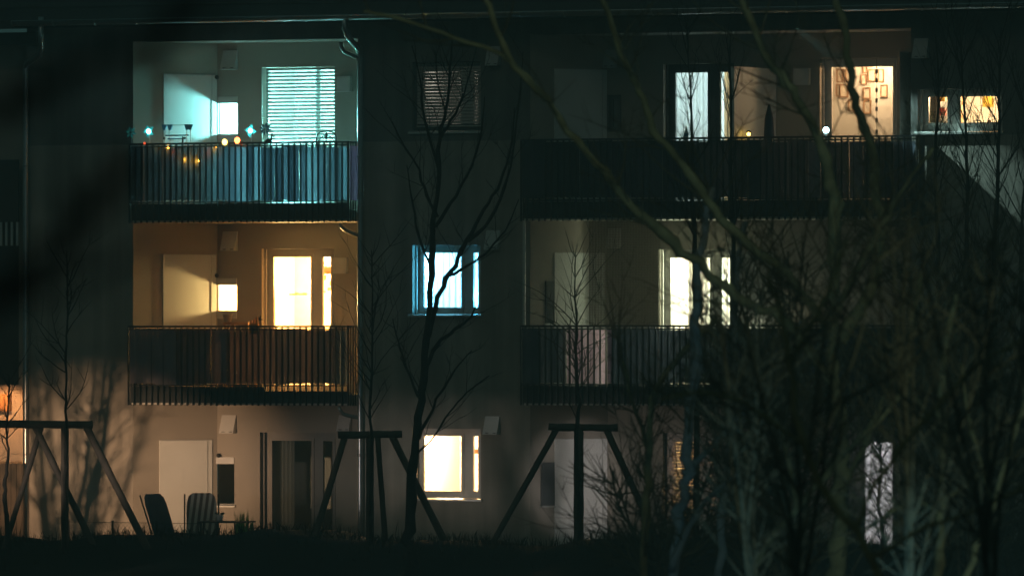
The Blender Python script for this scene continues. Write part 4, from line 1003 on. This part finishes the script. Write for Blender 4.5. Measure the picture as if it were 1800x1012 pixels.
# thin sharp trees before the right end of the house
def thin_tree(label, pts, dist, seed, r, nb, ln, t0=.05):
    t = Tree('bare_tree', label, 'bark_dark', 'bark_dark', dist, seed, 'slender bare trees close to the house')
    v = t.limb(pts, r, .9, trunk=True); t.sprout(v, nb, ln, .0095, .75, t0, .97, level=2, spread=.9); t.done()
thin_tree('slender bare tree crossing the left pane of the kitchen window', [(1652, 640), (1650, 520), (1647, 380), (1645, 260), (1650, 160), (1645, 60)], 102, 31, 5, 34, 1.15)
thin_tree('slender bare tree crossing the middle of the kitchen window', [(1694, 700), (1697, 560), (1699, 400), (1700, 280), (1693, 150), (1688, 40)], 100, 32, 6, 42, 1.2)
thin_tree('slender bare tree crossing the right edge of the kitchen window', [(1745, 700), (1747, 540), (1751, 380), (1755, 250), (1757, 150), (1760, 50)], 103, 33, 5.5, 38, 1.2)
thin_tree('slender bare tree in front of the pale balcony door curtain', [(1222, 520), (1220, 420), (1217, 300), (1215, 200), (1211, 120), (1208, 40)], 100, 34, 4.2, 26, .8)
thin_tree('slender bare tree in front of the greenish balcony partition', [(1292, 560), (1289, 430), (1285, 300), (1284, 180), (1284, 60)], 101, 35, 4.5, 24, .9)
thin_tree('small twiggy tree in front of the curtained ground floor door', [(1552, 1000), (1550, 940), (1546, 880), (1549, 820), (1545, 770), (1540, 720)], 99, 37, 4, 46, .6)
thin_tree('slender bare tree at the very right edge of the photo', [(1800, 720), (1797, 560), (1795, 420), (1802, 300), (1806, 180)], 101, 36, 5, 30, 1.3)

# big blurred trees nearer the camera
def near_tree(label, dist, seed, trunk, limbs, bark='bark_olive', twig='twig_brown', nb=14, ln=1.0, rt=(13, 9), lev=2, rw=.010, group='blurred trees near the camera'):
    t = Tree('bare_tree', label, bark, twig, dist, seed, group, n=8)
    v = t.limb(trunk, rt[0], rt[1], trunk=True, wob=1.5); t.sprout(v, nb, ln, rw, .35, .1, 1, level=lev)
    for a in limbs:
        v = t.limb(a[0], a[1], a[2], a[3] if len(a) > 3 else (0, 0), wob=1.5); t.sprout(v, a[4] if len(a) > 4 else nb, ln, rw, .35, .05, 1, level=lev)
    t.done(); return t
near_tree('big blurred bare tree whose long limbs sweep up to the left across the photo', 62, 41,
    [(1462, 1060), (1472, 960), (1479, 850), (1481, 780), (1470, 700), (1463, 620), (1464, 540), (1472, 430), (1476, 340)],
    [([(1470, 690), (1420, 610), (1370, 560), (1300, 520), (1230, 465), (1165, 410), (1110, 362), (1060, 300), (1010, 245), (960, 175), (905, 115), (872, 50), (845, -20)], 11, 4, (0, -2), 16),
     ([(960, 178), (920, 130), (880, 100), (800, 68), (700, 33), (640, 20)], 5, 2.5, (-1.5, -2), 4),
     ([(1465, 600), (1420, 530), (1370, 470), (1300, 415), (1240, 350), (1190, 275), (1150, 228), (1126, 162), (1105, 125), (1080, 62), (1056, -20)], 9, 4.5, (0, 1.5), 16),
     ([(1468, 480), (1465, 350), (1440, 258), (1410, 190), (1370, 130), (1335, 75), (1300, -20)], 10, 5.5, (0, -1), 14),
     ([(1480, 600), (1530, 500), (1545, 400), (1540, 320), (1525, 240), (1500, 170), (1490, 100), (1468, -20)], 11.5, 6.5, (0, 2), 14),
     ([(1479, 860), (1510, 800), (1560, 690), (1600, 590), (1620, 480)], 7, 4, (0, 1.5), 16), ([(1466, 560), (1530, 430), (1590, 330), (1640, 260)], 6, 3, (0, -1.5), 16)], rt=(14, 7))
near_tree('blurred slim trunk rising right of the white ground floor panel', 66, 42, [(1128, 1060), (1135, 960), (1141, 850), (1143, 740), (1152, 690), (1200, 620), (1260, 560)],
    [([(1143, 800), (1110, 700), (1090, 620)], 4, 2, (0, 1))], rt=(8, 4.5), ln=.9)
near_tree('blurred bluish trunk standing before the orange slits of the ground floor blind', 64, 43, [(1176, 1060), (1192, 930), (1205, 830), (1214, 720), (1221, 600), (1228, 480), (1240, 400), (1250, 330)],
    [([(1205, 830), (1240, 800), (1290, 740), (1370, 660), (1420, 580)], 6, 3, (0, 1)), ([(1176, 1000), (1230, 900), (1262, 860), (1300, 830)], 6, 3, (0, -1))], bark='bark_grey', rt=(11, 6), ln=1.0)
near_tree('blurred slim trunk rising just right of the orange slits', 68, 44, [(1258, 1060), (1270, 940), (1280, 830), (1289, 720), (1290, 600), (1296, 480), (1310, 390)],
    [([(1284, 780), (1330, 700), (1380, 620), (1410, 560)], 4, 2, (0, 1))], bark='bark_grey', rt=(7.5, 4), ln=1.0)
near_tree('blurred tree leaning right from below the curtained ground floor door', 60, 45, [(1300, 1060), (1340, 980), (1400, 895), (1455, 830), (1500, 780), (1560, 720), (1610, 640)],
    [([(1400, 895), (1380, 780), (1340, 700), (1320, 600)], 5, 2.5, (0, 2))], rt=(7, 4), ln=1.1)
near_tree('blurred olive trunk right of the curtained ground floor door', 58, 46, [(1652, 1060), (1651, 960), (1655, 860), (1660, 790), (1655, 700), (1662, 600), (1680, 520)],
    [([(1655, 880), (1700, 850), (1750, 815), (1810, 790)], 5, 3, (0, 1)), ([(1660, 800), (1640, 740), (1600, 690), (1570, 640)], 4, 2, (0, 1)), ([(1652, 900), (1610, 880), (1575, 895), (1540, 920)], 5, 3, (0, -1))], rt=(8, 4.5), ln=1.1)
near_tree('blurred olive tree in the bottom right corner', 56, 47, [(1690, 1060), (1715, 960), (1745, 890), (1770, 810), (1790, 740), (1815, 690)],
    [([(1745, 890), (1720, 800), (1700, 720), (1690, 640)], 5, 2.5, (0, 1))], rt=(7, 5), ln=1.1)
near_tree('softly blurred long stems leaning across the dark lower right close to the camera', 44, 48, [(1560, 1060), (1520, 960), (1440, 840), (1400, 720), (1385, 600), (1350, 480)],
    [([(1500, 930), (1560, 820), (1640, 720), (1720, 640), (1810, 590)], 5, 2.5, (0, .5), 5), ([(1420, 790), (1330, 720), (1250, 690), (1160, 700)], 4.5, 2.5, (0, -.5), 5), ([(1390, 640), (1450, 520), (1490, 420)], 4, 2, (0, .5), 5), ([(1530, 980), (1620, 930), (1700, 900), (1810, 850)], 4.5, 2.5, (0, 0), 5)], rt=(8, 4), ln=.7, nb=8, lev=1, rw=.006)
# dim brown scrub that fills the lower right
scrub = [(1150, 1060, 72, 51, 300), (1330, 1060, 74, 52, 480), (1350, 1060, 70, 53, 620), (1655, 1060, 72, 54, 640), (1700, 1060, 66, 55, 640), (1730, 1060, 70, 56, 560), (1780, 1060, 74, 57, 520), (1395, 1060, 64, 58, 560)]
names = ['dim brown bush around the foot of the slim blurred trunks', 'dim brown bush between the slim trunks and the leaning tree', 'tall dim thicket left of the thick olive trunk', 'dim thicket below the right end of the top balcony',
         'dim brown bush right of the curtained door', 'dim brown bush below the lit patch of wall', 'dim brown bush in the right corner behind the olive tree', 'dim thicket at the foot of the thick olive trunk']
scrub += [(1320, 1060, 50, 81, 560), (1400, 1060, 46, 82, 700), (1600, 1060, 48, 83, 720), (1740, 1060, 44, 84, 700)]
names += ['soft pale stems right of the orange slits close to the camera', 'soft pale stems left of the thick olive trunk close to the camera', 'soft pale stems over the curtained door close to the camera', 'soft pale stems in the right corner close to the camera']
for (px, py, d, sd, hh), nm in zip(scrub, names):
    near = d < 60; tw_ = 'twig_pale' if near else 'twig_brown'
    t = Tree('bare_bush', nm, tw_, tw_, d, sd, 'dim bushes at the lower right', n=5); rr = t.rr
    for k in range(7):
        e = px + rr.uniform(-150, 150); y1 = py - hh * rr.uniform(.55, 1.05)
        v = t.limb([(px + rr.uniform(-12, 12), py), (px + (e - px) * .3 + rr.uniform(-15, 15), py + (y1 - py) * .35), (px + (e - px) * .7 + rr.uniform(-15, 15), py + (y1 - py) * .7), (e, y1)], rr.uniform(3.0, 5), 1.6, (0, rr.uniform(-2.5, 2.5)), trunk=True)
        t.sprout(v, 8 if near else 18, .9 if near else 1.15, .008 if near else .010, .3, .1, 1, level=1 if near else 2)
    t.done()
# a branch hanging close to the camera, far out of focus at the top left
t = Tree('overhanging_branch', 'very blurred dark branches hanging close to the camera at the upper left', 'bark_dark', 'bark_dark', 8, 61, n=8)
t.limb([(-900, 2600), (-880, 1500), (-860, 600), (-830, -100), (-760, -600)], 95, 60, trunk=True)
t.limb([(-850, 560), (-500, 590), (-180, 560), (-20, 520), (60, 470), (130, 405), (190, 330), (238, 240), (262, 150), (300, 40), (330, -60)], 34, 13, (0, .2))
t.limb([(-840, 300), (-400, 300), (-60, 215), (60, 165), (160, 110), (300, 60), (420, 10)], 24, 9, (0, -.3))
t.limb([(-20, 520), (120, 500), (260, 440), (380, 400)], 13, 6, (.1, .5))
t.limb([(130, 405), (120, 300), (150, 200)], 10, 4, (.1, -.4))
o = t.done(); o['category'] = 'branch'

# bush out of sight whose twigs throw soft shadows on the lower left wall
for k, (x, y, sd) in enumerate(((-6.75, -6.6, 71), (-7.0, -5.6, 72))):
    t = Tree('bare_bush', ('bare bush beyond the left edge of the photo', 'second bare bush beyond the left edge, nearer the house')[k], 'bark_dark', 'bark_dark', 100, sd, n=5)
    b = Vector((x, y, hump(x, y) - .1)); t.base = b
    for i in range(7):
        a = t.rr.uniform(0, 6.28); l = t.rr.uniform(.15, .5)
        v = smooth_line([(b, .022), (b + Vector((l * .4 * math.cos(a), l * .4 * math.sin(a), .7)), .018), (b + Vector((l * math.cos(a), l * math.sin(a), 1.5)), .012), (b + Vector((l * 1.3 * math.cos(a), l * 1.3 * math.sin(a), 2.3)), .005)])
        t.trunk.tube([p for p, _ in v], [r for _, r in v], 5); t.sprout(v, 9, .6, .007, .3, .2, 1, level=1)
    t.done(rooted=False)

# ------------------------------------------------------------------ haze volume added to lift the blacks
HAZE = 0.0025
mb = MB(); mb.box(-70, 130, -135, 45, -3, 14)
hz = mb.build('haze', 'frame_white'); tag(hz, 'thin teal haze added over the garden to lift its blacks', 'haze', kind='stuff')
m = bpy.data.materials.new('haze_air'); m.use_nodes = True; nt = m.node_tree; nt.nodes.remove(nt.nodes['Principled BSDF'])
pv = nt.nodes.new('ShaderNodeVolumePrincipled'); pv.inputs['Density'].default_value = HAZE; pv.inputs['Color'].default_value = (.72, .95, .93, 1)
nt.links.new(pv.outputs[0], nt.nodes['Material Output'].inputs['Volume']); hz.data.materials.clear(); hz.data.materials.append(m)
